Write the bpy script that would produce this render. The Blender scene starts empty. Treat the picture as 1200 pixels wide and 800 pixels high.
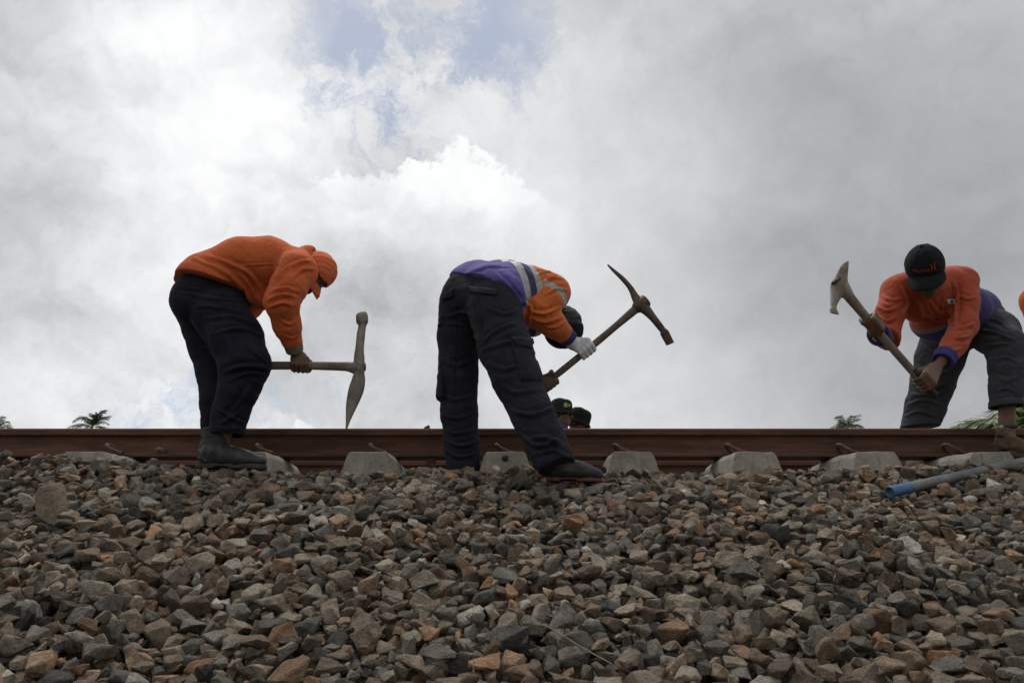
import bpy, bmesh, math, random
import numpy as np
from mathutils import Vector, Matrix
from mathutils.bvhtree import BVHTree

S = bpy.context.scene
COL = S.collection
rng = np.random.default_rng(7)
random.seed(7)

# ------------------------------------------------------------------ camera
TILT = math.radians(17.5)
FPX = 1200 * 28.0 / 36.0
EYE = np.array([0.0, 0.0, 0.60])
cd = bpy.data.cameras.new('camera')
cam = bpy.data.objects.new('camera', cd)
COL.objects.link(cam)
cam.location = EYE
cam.rotation_euler = (math.pi / 2 + TILT, 0, 0)
cd.lens = 28.0
cd.sensor_width = 36.0
cd.clip_start = 0.02
cd.clip_end = 3000
S.camera = cam
FW = np.array([0, math.cos(TILT), math.sin(TILT)])
UP = np.array([0, -math.sin(TILT), math.cos(TILT)])


def ray(px, py):
    d = FW + np.array([1.0, 0, 0]) * (px - 600) / FPX + UP * (400 - py) / FPX
    return d


def P(px, py, Y):
    """the point of the place seen at photo position px, py, Y metres in front of the lens"""
    d = ray(px, py)
    return EYE + d * (Y / d[1])


def project(p):
    q = np.asarray(p) - EYE
    w = q @ FW
    return 600 + FPX * q[..., 0] / w, 400 - FPX * (q @ UP) / w, w


# ------------------------------------------------------------------ world, sun, exposure
W = bpy.data.worlds.new('World')
S.world = W
W.use_nodes = True
SUN_EL, SUN_AZ = math.radians(66), math.radians(-18)      # azimuth from +Y (ahead) towards -X


class NT:
    """small helper for building node trees"""
    def __init__(s, tree):
        s.t = tree
        s.n = tree.nodes
        s.l = tree.links

    def new(s, typ, **kw):
        n = s.n.new(typ)
        for k, v in kw.items():
            setattr(n, k, v)
        return n

    def put(s, sock, v):
        if isinstance(v, bpy.types.NodeSocket):
            s.l.new(v, sock)
        else:
            sock.default_value = v

    def math(s, op, a, b=0.0, c=None, clamp=False):
        n = s.new('ShaderNodeMath', operation=op, use_clamp=clamp)
        s.put(n.inputs[0], a)
        s.put(n.inputs[1], b)
        if c is not None:
            s.put(n.inputs[2], c)
        return n.outputs[0]

    def vmath(s, op, a, b=(0, 0, 0), scale=None):
        n = s.new('ShaderNodeVectorMath', operation=op)
        s.put(n.inputs[0], a)
        if op != 'SCALE':
            s.put(n.inputs[1], b)
        if scale is not None:
            s.put(n.inputs['Scale'], scale)
        return n.outputs['Value'] if op in ('DISTANCE', 'LENGTH', 'DOT_PRODUCT') else n.outputs[0]

    def noise(s, vec, scale, detail=4.0, rough=0.55, color=False, dist=0.0):
        n = s.new('ShaderNodeTexNoise')
        if vec is not None:
            s.put(n.inputs['Vector'], vec)
        n.inputs['Scale'].default_value = scale
        n.inputs['Detail'].default_value = detail
        n.inputs['Roughness'].default_value = rough
        n.inputs['Distortion'].default_value = dist
        return n.outputs['Color'] if color else n.outputs['Fac']

    def maprange(s, v, a, b, c, d, smooth=False):
        n = s.new('ShaderNodeMapRange')
        if smooth:
            n.interpolation_type = 'SMOOTHSTEP'
        s.put(n.inputs['Value'], v)
        for k, x in zip(('From Min', 'From Max', 'To Min', 'To Max'), (a, b, c, d)):
            s.put(n.inputs[k], x)
        return n.outputs['Result']

    def ramp(s, v, stops, mode='LINEAR'):
        n = s.new('ShaderNodeValToRGB')
        n.color_ramp.interpolation = mode
        e = n.color_ramp.elements
        while len(e) < len(stops):
            e.new(0.5)
        for el, (p, c) in zip(e, stops):
            el.position = p
            el.color = (*c, 1)
        s.put(n.inputs[0], v)
        return n.outputs[0]

    def mix(s, f, a, b, blend='MIX'):
        n = s.new('ShaderNodeMix', data_type='RGBA', blend_type=blend)
        s.put(n.inputs[0], f)
        for k, v in ((6, a), (7, b)):
            s.put(n.inputs[k], (*v, 1) if isinstance(v, tuple) and len(v) == 3 else v)
        return n.outputs[2]


w = NT(W.node_tree)
w.n.clear()
out = w.new('ShaderNodeOutputWorld')
sky = w.new('ShaderNodeTexSky', sky_type='NISHITA')
sky.sun_disc = False
sky.sun_elevation = SUN_EL
sky.sun_rotation = SUN_AZ
bg_sky = w.new('ShaderNodeBackground')
bg_sky.inputs['Strength'].default_value = 0.085
w.l.new(w.mix(0.30, sky.outputs[0], (5.6, 5.9, 6.4)), bg_sky.inputs['Color'])
bg_cl = w.new('ShaderNodeBackground')
bg_cl.inputs['Strength'].default_value = 0.835
D0 = w.new('ShaderNodeTexCoord').outputs['Generated']
sep = w.new('ShaderNodeSeparateXYZ')
w.l.new(D0, sep.inputs[0])
warp1 = w.vmath('SUBTRACT', w.noise(D0, 3.0, 5, 0.6, color=True), (0.5, 0.5, 0.5))
D1 = w.vmath('ADD', D0, w.vmath('SCALE', warp1, scale=0.30))
warp2 = w.vmath('SUBTRACT', w.noise(D0, 8.0, 8, 0.65, color=True), (0.5, 0.5, 0.5))
D2 = w.vmath('ADD', D0, w.vmath('SCALE', warp2, scale=0.13))


def blob(px, py, rad, amp, D):
    d = ray(px, py)
    d = d / np.linalg.norm(d)
    dist = w.vmath('DISTANCE', D, tuple(d))
    return w.maprange(dist, 0.0, rad / FPX, amp, 0.0, smooth=True)


def total(blobs, D, base):
    v = base
    for b in blobs:
        v = w.math('ADD', blob(*b, D), v)
    return v


# banks of thin and thick cloud, where they stand in the sky
soft = total([
    (170, 60, 330, .15), (330, 120, 320, .15), (0, 260, 270, -.20), (220, 250, 280, .16), (30, 20, 160, -.05),
    (110, 470, 300, .20), (40, 380, 160, .08), (590, 290, 220, .06), (690, 180, 260, .16),
    (450, 330, 250, -.18), (960, 250, 480, -.12), (1190, 330, 420, -.12), (1090, 470, 330, -.03),
    (760, 340, 220, -.04), (330, 480, 200, .10), (620, 460, 280, .15), (480, 230, 200, .08), (930, 60, 260, -.03), (1150, 60, 300, -.02), (840, 460, 200, .08), (90, 300, 150, -.06)], D1, 0.62)
tex = w.math('SUBTRACT', w.noise(D2, 5.0, 10, 0.62), 0.5)
calm = w.math('SUBTRACT', 1.0, w.math('MINIMUM', total([(1000, 300, 560, .9), (760, 330, 200, .2)], D1, 0.0), .68))
soft = w.math('ADD', soft, w.math('MULTIPLY', w.math('MULTIPLY', tex, calm), 0.38))
# heaped texture: billows that are bright on their upper side
rel = w.math('SUBTRACT', w.noise(w.vmath('ADD', D2, (0.0, 0.0, -0.018)), 7.5, 8, 0.58), w.noise(w.vmath('ADD', D2, (0.0, 0.0, 0.018)), 7.5, 8, 0.58))
soft = w.math('ADD', soft, w.math('MULTIPLY', w.math('MULTIPLY', rel, calm), 0.65))
# bright heaps of cumulus: a crisp upper edge that fades into the bank below
puffv = total([(540, 275, 165, 1.0), (430, 300, 150, .80), (590, 320, 120, .6), (340, 300, 150, .6), (355, 506, 34, 1.0), (310, 508, 30, .9)], D2, 0.0)
puffv = w.math('ADD', puffv, w.math('MULTIPLY', w.math('SUBTRACT', w.noise(D2, 15.0, 9, 0.64), 0.5), 1.05))
puff = w.maprange(puffv, 0.36, 0.50, 0.0, 1.0, smooth=True)
glow = total([(545, 190, 140, .30), (430, 220, 130, .24), (345, 490, 60, .20)], D2, 0.0)
lum = w.math('ADD', soft, w.math('MULTIPLY', puff, glow))
lum = w.math('MAXIMUM', lum, 0.20)
ccol = w.ramp(lum, [(0.0, (.02, .02, .022)), (0.30, (.285, .295, .31)), (0.62, (.60, .612, .63)), (0.95, (.93, .935, .945)), (1.0, (.96, .965, .97))])
w.l.new(ccol, bg_cl.inputs['Color'])
# the gap where blue sky shows through
gapv = total([(420, 95, 120, .62), (600, 45, 115, 1.0), (510, 20, 150, .45), (490, 180, 90, .45), (370, 10, 110, .5), (300, 480, 240, .50), (130, 500, 140, .28)], D2, 0.0)
gapv = w.math('ADD', gapv, w.math('MULTIPLY', w.math('SUBTRACT', w.noise(D2, 16.0, 10, 0.70), 0.5), 3.2))
gap = w.maprange(gapv, 0.30, 1.08, 0.0, 0.86, smooth=True)
gap = w.math('MULTIPLY', gap, w.math('SUBTRACT', 1.0, puff))
# only inside the gap's own reach
reach = total([(500, 80, 260, 1.6), (300, 490, 220, 1.0), (130, 500, 150, .6)], D1, 0.0)
gap = w.math('MULTIPLY', gap, w.math('MINIMUM', reach, 1.0))
ms = w.new('ShaderNodeMixShader')
w.l.new(gap, ms.inputs[0])
w.l.new(bg_cl.outputs[0], ms.inputs[1])
w.l.new(bg_sky.outputs[0], ms.inputs[2])
w.l.new(ms.outputs[0], out.inputs['Surface'])

sd = bpy.data.lights.new('sun', 'SUN')
sd.energy = 1.5
sd.angle = math.radians(10)
sd.color = (1.0, .96, .9)
sun = bpy.data.objects.new('sun', sd)
COL.objects.link(sun)
sv = Vector((math.sin(SUN_AZ) * math.cos(SUN_EL), math.cos(SUN_AZ) * math.cos(SUN_EL), math.sin(SUN_EL)))
sun.rotation_euler = sv.to_track_quat('Z', 'Y').to_euler()
sun.location = (0, 0, 20)
S.view_settings.view_transform = 'Standard'
S.view_settings.look = 'None'
S.view_settings.exposure = 0.30
S.view_settings.gamma = 1.0
S.cycles.max_bounces = 6


# ------------------------------------------------------------------ materials
def material(name, build):
    m = bpy.data.materials.new(name)
    m.use_nodes = True
    t = NT(m.node_tree)
    b = m.node_tree.nodes['Principled BSDF']
    build(t, b)
    return m


def bump(t, b, h, strength, dist=0.01):
    n = t.new('ShaderNodeBump')
    n.inputs['Strength'].default_value = strength
    n.inputs['Distance'].default_value = dist
    t.put(n.inputs['Height'], h)
    t.l.new(n.outputs[0], b.inputs['Normal'])


def obj_coord(t):
    return t.new('ShaderNodeTexCoord').outputs['Object']


def cloth(name, c, var=0.25, dirt=None, dirt_amt=0.0, weave=900):
    def f(t, b):
        co = obj_coord(t)
        n = t.noise(co, 5, 6, .6)
        n2 = t.noise(co, 60, 3, .6)
        k = t.math('ADD', t.maprange(n, .3, .7, 1 - var, 1 + var), t.maprange(n2, .3, .7, -.08, .08))
        col = t.mix(1.0, tuple(c), t.vmath('SCALE', (1, 1, 1), scale=k), 'MULTIPLY')
        if dirt:
            d = t.maprange(t.noise(co, 9, 7, .7), .5, .75, 0, dirt_amt)
            col = t.mix(d, col, tuple(dirt))
        t.put(b.inputs['Base Color'], col)
        b.inputs['Roughness'].default_value = .88
        b.inputs['Specular IOR Level'].default_value = .12
        b.inputs['Sheen Weight'].default_value = .06 if max(c) > .1 else .015
        b.inputs['Sheen Roughness'].default_value = .5
        wv = t.math('ADD', t.noise(co, weave, 2, .5), t.math('MULTIPLY', t.noise(co, 45, 4, .6), 1.6))
        bump(t, b, wv, .35, .004)
    return material(name, f)


def skin_mat(name, c):
    def f(t, b):
        co = obj_coord(t)
        col = t.mix(t.maprange(t.noise(co, 22, 6, .65), .35, .7, 0, 1), tuple(np.array(c) * .72), tuple(np.array(c) * 1.15))
        t.put(b.inputs['Base Color'], col)
        b.inputs['Roughness'].default_value = .55
        b.inputs['Subsurface Weight'].default_value = .06
        b.inputs['Subsurface Radius'].default_value = (.01, .004, .002)
        bump(t, b, t.noise(co, 260, 4, .6), .25, .002)
    return material(name, f)


M = {}
M['orange'] = cloth('orange_cloth', (.56, .122, .040), .16, (.30, .10, .04), .35)
M['orange_deep'] = cloth('deep_orange_cloth', (.37, .054, .016), .16, (.28, .07, .03), .3)
M['orange_cap'] = cloth('orange_cap_cloth', (.58, .145, .055), .2)
M['grey_cuff'] = cloth('grey_cuff_knit', (.17, .155, .13), .15)
M['blue_cuff'] = cloth('blue_cuff_cloth', (.045, .04, .15), .2)
M['navy'] = cloth('navy_trouser_cloth', (.0135, .0138, .022), .25, (.050, .047, .046), .4)
M['charcoal'] = cloth('charcoal_trouser_cloth', (.0185, .019, .026), .28, (.065, .060, .060), .45)
M['faded'] = cloth('faded_trouser_cloth', (.052, .051, .060), .3, (.11, .10, .09), .5)
M['blackcloth'] = cloth('black_cap_cloth', (.010, .011, .013), .25)
M['hat'] = cloth('dark_hat_cloth', (.013, .016, .016), .25)
M['glove'] = cloth('white_knit_glove', (.62, .62, .64), .12, (.35, .33, .31), .5, 500)
M['purple'] = cloth('purple_cloth', (.075, .058, .22), .2)
M['tape'] = cloth('reflective_tape', (.36, .37, .36), .12, (.22, .21, .2), .5)
M['redmark'] = cloth('red_embroidery', (.27, .032, .018), .1)
M['yellowmark'] = cloth('yellow_embroidery', (.25, .26, .08), .25)
M['whitemark'] = cloth('white_print', (.5, .5, .48), .1)
M['skin'] = skin_mat('brown_skin', (.132, .065, .040))
M['skin_dark'] = skin_mat('dark_brown_skin', (.115, .055, .034))


def f_(t, b):
    co = obj_coord(t)
    col = t.ramp(t.noise(co, 14, 8, .68), [(.28, (.004, .0043, .0045)), (.52, (.011, .0115, .012)), (.75, (.050, .050, .047))])
    t.put(b.inputs['Base Color'], col)
    t.put(b.inputs['Roughness'], t.maprange(t.noise(co, 30, 5, .6), .3, .7, .38, .75))
    bump(t, b, t.noise(co, 90, 6, .65), .3, .004)
M['boot'] = material('worn_black_boot', f_)


def f_(t, b):
    co = obj_coord(t)
    col = t.ramp(t.noise(co, 16, 8, .7), [(.25, (.035, .018, .011)), (.5, (.095, .052, .030)), (.75, (.20, .135, .09))])
    t.put(b.inputs['Base Color'], col)
    b.inputs['Roughness'].default_value = .9
    bump(t, b, t.noise(co, 120, 6, .65), .45, .005)
M['suede'] = material('dusty_brown_suede', f_)


def f_(t, b):
    co = obj_coord(t)
    col = t.ramp(t.noise(co, 20, 7, .7), [(.3, (.012, .011, .010)), (.6, (.04, .036, .03)), (.8, (.10, .09, .075))])
    t.put(b.inputs['Base Color'], col)
    b.inputs['Roughness'].default_value = .8
    bump(t, b, t.noise(co, 140, 4, .65), .3, .004)
M['sole'] = material('dusty_rubber_sole', f_)


def f_(t, b):      # rusted rail steel
    co = obj_coord(t)
    mp = t.new('ShaderNodeMapping')
    mp.inputs['Scale'].default_value = (1.0, 5, 7)
    t.l.new(co, mp.inputs[0])
    streak = t.noise(mp.outputs[0], 3.0, 9, .7)
    fine = t.noise(co, 160, 5, .7)
    v = t.math('ADD', t.math('MULTIPLY', streak, .75), t.math('MULTIPLY', fine, .3))
    col = t.ramp(v, [(.28, (.031, .016, .010)), (.48, (.078, .037, .023)), (.62, (.135, .063, .039)), (.80, (.21, .120, .080))])
    sp = t.maprange(t.noise(co, 34, 7, .75), .60, .72, 0, .55)
    col = t.mix(sp, col, (.032, .017, .012))
    t.put(b.inputs['Base Color'], col)
    b.inputs['Roughness'].default_value = .82
    b.inputs['Specular IOR Level'].default_value = .35
    bump(t, b, t.math('ADD', fine, t.noise(co, 40, 6, .7)), .35, .004)
M['rust'] = material('rusted_rail_steel', f_)


def f_(t, b):
    co = obj_coord(t)
    col = t.ramp(t.noise(co, 30, 8, .7), [(.3, (.035, .017, .012)), (.55, (.10, .048, .030)), (.78, (.20, .11, .075))])
    t.put(b.inputs['Base Color'], col)
    b.inputs['Roughness'].default_value = .85
    bump(t, b, t.noise(co, 130, 5, .7), .4, .004)
M['clip'] = material('rusted_clip_steel', f_)


def f_(t, b):      # old cast concrete
    co = obj_coord(t)
    n1 = t.noise(co, 6, 9, .68)
    n2 = t.noise(co, 55, 7, .75)
    v = t.math('ADD', t.math('MULTIPLY', n1, .7), t.math('MULTIPLY', n2, .4))
    col = t.ramp(v, [(.30, (.10, .087, .067)), (.48, (.22, .197, .160)), (.62, (.31, .282, .235)), (.80, (.41, .382, .33))])
    mp = t.new('ShaderNodeMapping')
    mp.inputs['Scale'].default_value = (9, 9, 1.2)
    t.l.new(co, mp.inputs[0])
    st = t.maprange(t.noise(mp.outputs[0], 4, 7, .7), .52, .72, 0, .6)
    col = t.mix(st, col, (.13, .085, .052))
    vor = t.new('ShaderNodeTexVoronoi')
    vor.inputs['Scale'].default_value = 95
    t.l.new(co, vor.inputs['Vector'])
    pit = t.maprange(vor.outputs['Distance'], .10, .26, .0, 1, True)
    msk = t.maprange(t.noise(co, 18, 4, .6), .50, .62, 1, 0)
    pit = t.math('MAXIMUM', pit, msk)
    col = t.mix(t.math('SUBTRACT', 1.0, pit), col, (.07, .062, .05))
    t.put(b.inputs['Base Color'], col)
    b.inputs['Roughness'].default_value = .93
    bump(t, b, t.math('ADD', t.math('MULTIPLY', pit, .7), t.math('ADD', n2, n1)), .55, .006)
M['concrete'] = material('weathered_concrete', f_)


def f_(t, b):      # crushed stone; every stone carries its own tint
    co = obj_coord(t)
    at = t.new('ShaderNodeAttribute', attribute_name='tint')
    tint = at.outputs['Fac']
    at2 = t.new('ShaderNodeAttribute', attribute_name='tone')
    tone = at2.outputs['Fac']
    base = t.ramp(tint, [(0.0, (0.124, 0.117, 0.101)), (.09, (0.188, 0.177, 0.156)), (.20, (0.283, 0.251, 0.204)), (.38, (0.376, 0.314, 0.236)),
                         (.55, (0.311, 0.244, 0.179)), (.70, (0.253, 0.189, 0.137)), (.84, (0.326, 0.230, 0.156)), (.91, (0.376, 0.230, 0.138)),
                         (.935, (0.434, 0.244, 0.121)), (.95, (0.449, 0.412, 0.345)), (1.0, (0.608, 0.559, 0.467))])
    n1 = t.noise(co, 24, 8, .7)
    n2 = t.noise(co, 170, 6, .7)
    k = t.math('ADD', t.maprange(n1, .3, .7, .66, 1.30), t.maprange(n2, .3, .7, -.30, .30))
    k = t.math('ADD', k, t.maprange(t.noise(co, 62, 7, .72), .32, .68, -.26, .26))
    k = t.math('MULTIPLY', k, t.maprange(tone, 0, 1, .56, 1.52))
    col = t.mix(1.0, base, t.vmath('SCALE', (1, 1, 1), scale=k), 'MULTIPLY')
    st = t.maprange(t.noise(co, 17, 6, .65), .60, .78, 0, .35)
    col = t.mix(st, col, (.21, .125, .070))
    lt = t.maprange(t.noise(co, 75, 6, .7), .60, .75, 0, .35)
    col = t.mix(lt, col, (.30, .275, .245))
    t.put(b.inputs['Base Color'], col)
    b.inputs['Roughness'].default_value = .9
    b.inputs['Specular IOR Level'].default_value = .3
    bump(t, b, t.math('ADD', t.math('MULTIPLY', t.noise(co, 48, 8, .72), 1.7), n2), 1.0, .020)
M['stone'] = material('crushed_stone', f_)


def f_(t, b):
    co = obj_coord(t)
    col = t.ramp(t.noise(co, 40, 8, .7), [(.3, (.018, .015, .012)), (.6, (.05, .042, .034)), (.8, (.09, .075, .06))])
    t.put(b.inputs['Base Color'], col)
    b.inputs['Roughness'].default_value = .95
    bump(t, b, t.noise(co, 60, 8, .7), 1.0, .02)
M['fines'] = material('ballast_fines', f_)


def f_(t, b):
    co = obj_coord(t)
    v = t.math('ADD', t.math('MULTIPLY', t.noise(co, .35, 8, .65), .6), t.math('MULTIPLY', t.noise(co, 9, 8, .7), .5))
    col = t.ramp(v, [(.35, (.030, .050, .014)), (.52, (.055, .080, .025)), (.66, (.12, .105, .055)), (.8, (.16, .12, .08))])
    t.put(b.inputs['Base Color'], col)
    b.inputs['Roughness'].default_value = .95
    bump(t, b, t.noise(co, 20, 8, .7), 1.0, .05)
M['ground'] = material('grassy_earth', f_)


def wood(name, c0, c1, c2):
    def f(t, b):
        co = obj_coord(t)
        mp = t.new('ShaderNodeMapping')
        mp.inputs['Scale'].default_value = (60, 60, 3)
        t.l.new(co, mp.inputs[0])
        g = t.noise(mp.outputs[0], 1.5, 6, .65)
        big = t.noise(co, 11, 6, .6)
        v = t.math('ADD', t.math('MULTIPLY', g, .6), t.math('MULTIPLY', big, .45))
        t.put(b.inputs['Base Color'], t.ramp(v, [(.34, c0), (.52, c1), (.70, c2)]))
        b.inputs['Roughness'].default_value = .75
        bump(t, b, g, .4, .003)
    return material(name, f)
M['wood'] = wood('worn_ash_wood', (.085, .062, .045), (.16, .12, .092), (.27, .22, .18))
M['wood_dark'] = wood('dark_handle_wood', (.05, .035, .026), (.105, .075, .056), (.17, .125, .10))


def steel(name, c0, c1, c2):
    def f(t, b):
        co = obj_coord(t)
        v = t.math('ADD', t.math('MULTIPLY', t.noise(co, 12, 8, .7), .65), t.math('MULTIPLY', t.noise(co, 90, 6, .7), .35))
        t.put(b.inputs['Base Color'], t.ramp(v, [(.34, c0), (.5, c1), (.68, c2)]))
        t.put(b.inputs['Roughness'], t.maprange(v, .3, .7, .75, .5))
        b.inputs['Metallic'].default_value = .35
        bump(t, b, t.noise(co, 70, 7, .7), .35, .004)
    return material(name, f)
M['iron_grey'] = steel('dusty_grey_iron', (.11, .092, .074), (.21, .185, .155), (.34, .31, .27))
M['iron_brown'] = steel('rusty_brown_iron', (.035, .022, .017), (.085, .055, .042), (.16, .115, .09))
M['iron_pale'] = steel('pale_worn_iron', (.17, .128, .105), (.32, .265, .23), (.48, .44, .40))
M['pipe'] = steel('dull_galvanised_pipe', (.075, .077, .078), (.135, .138, .14), (.21, .215, .215))


def plain(name, c, r=.6):
    def f(t, b):
        co = obj_coord(t)
        col = t.mix(t.maprange(t.noise(co, 40, 7, .7), .35, .7, 0, 1), tuple(np.array(c) * .6), tuple(np.array(c) * 1.2))
        t.put(b.inputs['Base Color'], col)
        b.inputs['Roughness'].default_value = r
        bump(t, b, t.noise(co, 120, 5, .6), .2, .003)
    return material(name, f)
M['bluepaint'] = plain('scuffed_blue_paint', (.05, .135, .27), .55)
M['frond'] = plain('palm_leaf_green', (.055, .085, .024), .5)
M['frond_light'] = plain('light_palm_leaf_green', (.13, .17, .05), .5)
M['leaf'] = plain('dark_leaf_green', (.035, .055, .02), .6)
M['bark'] = plain('grey_bark', (.13, .11, .09), .9)
M['straw'] = plain('dry_straw', (.40, .33, .22), .8)
M['eyewhite'] = plain('eye_white', (.55, .52, .48), .3)
M['hair'] = plain('black_hair', (.010, .009, .008), .6)
M['black'] = plain('black_rubber', (.012, .012, .012), .7)
M['silver'] = plain('silver_anklet', (.5, .5, .48), .3)


# ------------------------------------------------------------------ object helpers
def link(name, me, parent=None):
    o = bpy.data.objects.new(name, me)
    COL.objects.link(o)
    if parent is not None:
        o.parent = parent
        o.matrix_parent_inverse = Matrix.Translation(-Vector(parent.location)) if parent.location.length else Matrix()
    return o


def tag(o, label=None, cat=None, group=None, kind=None):
    if label:
        o['label'] = label
    if cat:
        o['category'] = cat
    if group:
        o['group'] = group
    if kind:
        o['kind'] = kind
    return o


def thing(name, label, cat, loc=(0, 0, 0), group=None):
    o = bpy.data.objects.new(name, None)
    o.empty_display_size = .1
    o.location = [float(c) for c in loc]
    COL.objects.link(o)
    return tag(o, label, cat, group)


def mesh_np(name, verts, faces, mat=None, smooth=False, parent=None):
    me = bpy.data.meshes.new(name)
    me.from_pydata([tuple(map(float, v)) for v in verts], [], [tuple(map(int, f)) for f in faces])
    if smooth:
        me.polygons.foreach_set('use_smooth', [True] * len(me.polygons))
    if mat:
        me.materials.append(mat)
    me.update()
    return link(name, me, parent)


def bm_obj(name, bm, mat, parent=None, smooth=False, origin=None):
    me = bpy.data.meshes.new(name)
    if origin is not None:
        bmesh.ops.translate(bm, verts=bm.verts, vec=-Vector(origin))
    bm.to_mesh(me)
    bm.free()
    me.materials.append(mat)
    if smooth:
        me.polygons.foreach_set('use_smooth', [True] * len(me.polygons))
    o = link(name, me, parent)
    if origin is not None:
        if parent is not None:
            o.matrix_parent_inverse = Matrix()
            o.location = Vector(origin) - Vector(parent.location)
        else:
            o.location = origin
    return o


def frame(axis, ref=(0, 0, 1)):
    a = np.asarray(axis, float)
    a = a / np.linalg.norm(a)
    r = np.asarray(ref, float)
    if abs(a @ r) > .97 * np.linalg.norm(r):
        r = np.array([1.0, 0, 0]) if abs(a[0]) < .9 else np.array([0, 1.0, 0])
    x = np.cross(r, a)
    x /= np.linalg.norm(x)
    y = np.cross(a, x)
    return x, y, a


def sweep(path, sections, ref=(0, 0, 1), cap=True):
    """closed skin through cross-sections: sections[i] is an (n,2) outline in the frame at path[i]; returns verts, faces"""
    path = np.asarray(path, float)
    n = len(sections[0])
    V, F = [], []
    for i, p in enumerate(path):
        a = path[min(i + 1, len(path) - 1)] - path[max(i - 1, 0)]
        x, y, _ = frame(a, ref)
        for u, v in sections[i]:
            V.append(p + x * u + y * v)
    for i in range(len(path) - 1):
        for j in range(n):
            k = (j + 1) % n
            F.append((i * n + j, i * n + k, (i + 1) * n + k, (i + 1) * n + j))
    if cap:
        F.append(tuple(range(n))[::-1])
        F.append(tuple((len(path) - 1) * n + j for j in range(n)))
    return V, F


def ring(rx, ry=None, n=12, sq=2.0):
    ry = rx if ry is None else ry
    t = np.arange(n) * 2 * math.pi / n
    c, s = np.cos(t), np.sin(t)
    e = 2.0 / sq
    return np.stack([rx * np.sign(c) * abs(c) ** e, ry * np.sign(s) * abs(s) ** e], 1)


def tube(name, path, radii, mat, parent=None, n=10, smooth=True, ref=(0, 0, 1)):
    if np.isscalar(radii):
        radii = [radii] * len(path)
    V, F = sweep(path, [ring(r, r, n) for r in radii], ref)
    return mesh_np(name, V, F, mat, smooth, parent)


def spline(pts, n=8):
    """Catmull-Rom through points (rows may hold extra columns)"""
    p = np.asarray(pts, float)
    p = np.vstack([2 * p[0] - p[1], p, 2 * p[-1] - p[-2]])
    o = []
    for i in range(1, len(p) - 2):
        for t in np.linspace(0, 1, n, endpoint=False):
            a, b, c, d = p[i - 1:i + 3]
            o.append(.5 * ((2 * b) + (c - a) * t + (2 * a - 5 * b + 4 * c - d) * t * t + (3 * b - a - 3 * c + d) * t ** 3))
    o.append(p[-2])
    return np.array(o)


# value noise in numpy
_perm = rng.random((64, 64, 64)).astype(np.float32)


def vnoise(p):
    p = np.asarray(p, np.float32)
    i = np.floor(p).astype(int)
    f = p - i
    f = f * f * (3 - 2 * f)
    i &= 63
    j = (i + 1) & 63
    def g(a, b, c):
        return _perm[a, b, c]
    x0, y0, z0 = i.T
    x1, y1, z1 = j.T
    fx, fy, fz = f.T
    a = g(x0, y0, z0) * (1 - fx) + g(x1, y0, z0) * fx
    b = g(x0, y1, z0) * (1 - fx) + g(x1, y1, z0) * fx
    c = g(x0, y0, z1) * (1 - fx) + g(x1, y0, z1) * fx
    d = g(x0, y1, z1) * (1 - fx) + g(x1, y1, z1) * fx
    return ((a * (1 - fy) + b * fy) * (1 - fz) + (c * (1 - fy) + d * fy) * fz) * 2 - 1
# where feet and the pipe rest on the stones (end, end, radius, height of the underside)
def pipe_pt(t):
    a, b = P(1042, 576.5, 3.30), P(1200, 541.0, 3.68)
    return a + (b - a) * t
BOOT1 = (P(229, 549, 3.70), P(313, 551, 3.66))
BOOT1F = (P(229, 547, 3.87), P(300, 547, 3.84))
BOOT2 = (P(640, 564.5, 3.41), P(707, 566, 3.38))
BOOT2F = (P(536, 558, 3.87), P(560, 553, 4.06))
BOOT3 = (P(1168, 528.0, 4.02), P(1212, 532, 3.86))
KEEP = [(BOOT1[0], BOOT1[1], .055, .004), (BOOT1F[0], BOOT1F[1], .055, .004), (BOOT2[0], BOOT2[1], .055, .004), (BOOT2F[0], BOOT2F[1], .055, .004),
        (pipe_pt(0), pipe_pt(2.0), .034, -.020)]
# ------------------------------------------------------------------ ground
def terrain_profile(y):
    pts_y = [-400, -1.0, -.1, 3.62, 3.9, 6.3, 7.1, 9.6, 12.5, 900]
    pts_z = [-.40, -.40, -.36, 1.119, 1.13, 1.12, .80, .78, -.40, -.40]
    return np.interp(y, pts_y, pts_z)


gx = np.concatenate([[-900, -300, -120, -60], np.linspace(-30, 30, 41), [60, 120, 300, 900]])
gy = np.concatenate([[-400, -120, -40, -12], np.linspace(-5, 14, 30), [20, 40, 80, 160, 400, 900]])
V = []
for yy in gy:
    for xx in gx:
        z = terrain_profile(yy) - (.15 if .1 < yy < 7.2 else .02)
        if abs(xx) < 40 and -40 < yy < 60:
            z += .02 * math.sin(xx * 1.3 + yy) * math.sin(yy * .9)
        V.append((xx, yy, z))
nx = len(gx)
F = [(j * nx + i, j * nx + i + 1, (j + 1) * nx + i + 1, (j + 1) * nx + i) for j in range(len(gy) - 1) for i in range(nx - 1)]
ground = tag(mesh_np('ground', V, F, M['ground'], True), kind='structure')

# the ballast bed: dark fines that carry the loose stones
HALF = 30.0


def bed_z(x, y):
    base = np.interp(y, [-.2, 3.62, 3.9, 6.3, 7.2], [-.40, 1.119, 1.13, 1.12, .80])
    return base


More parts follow.
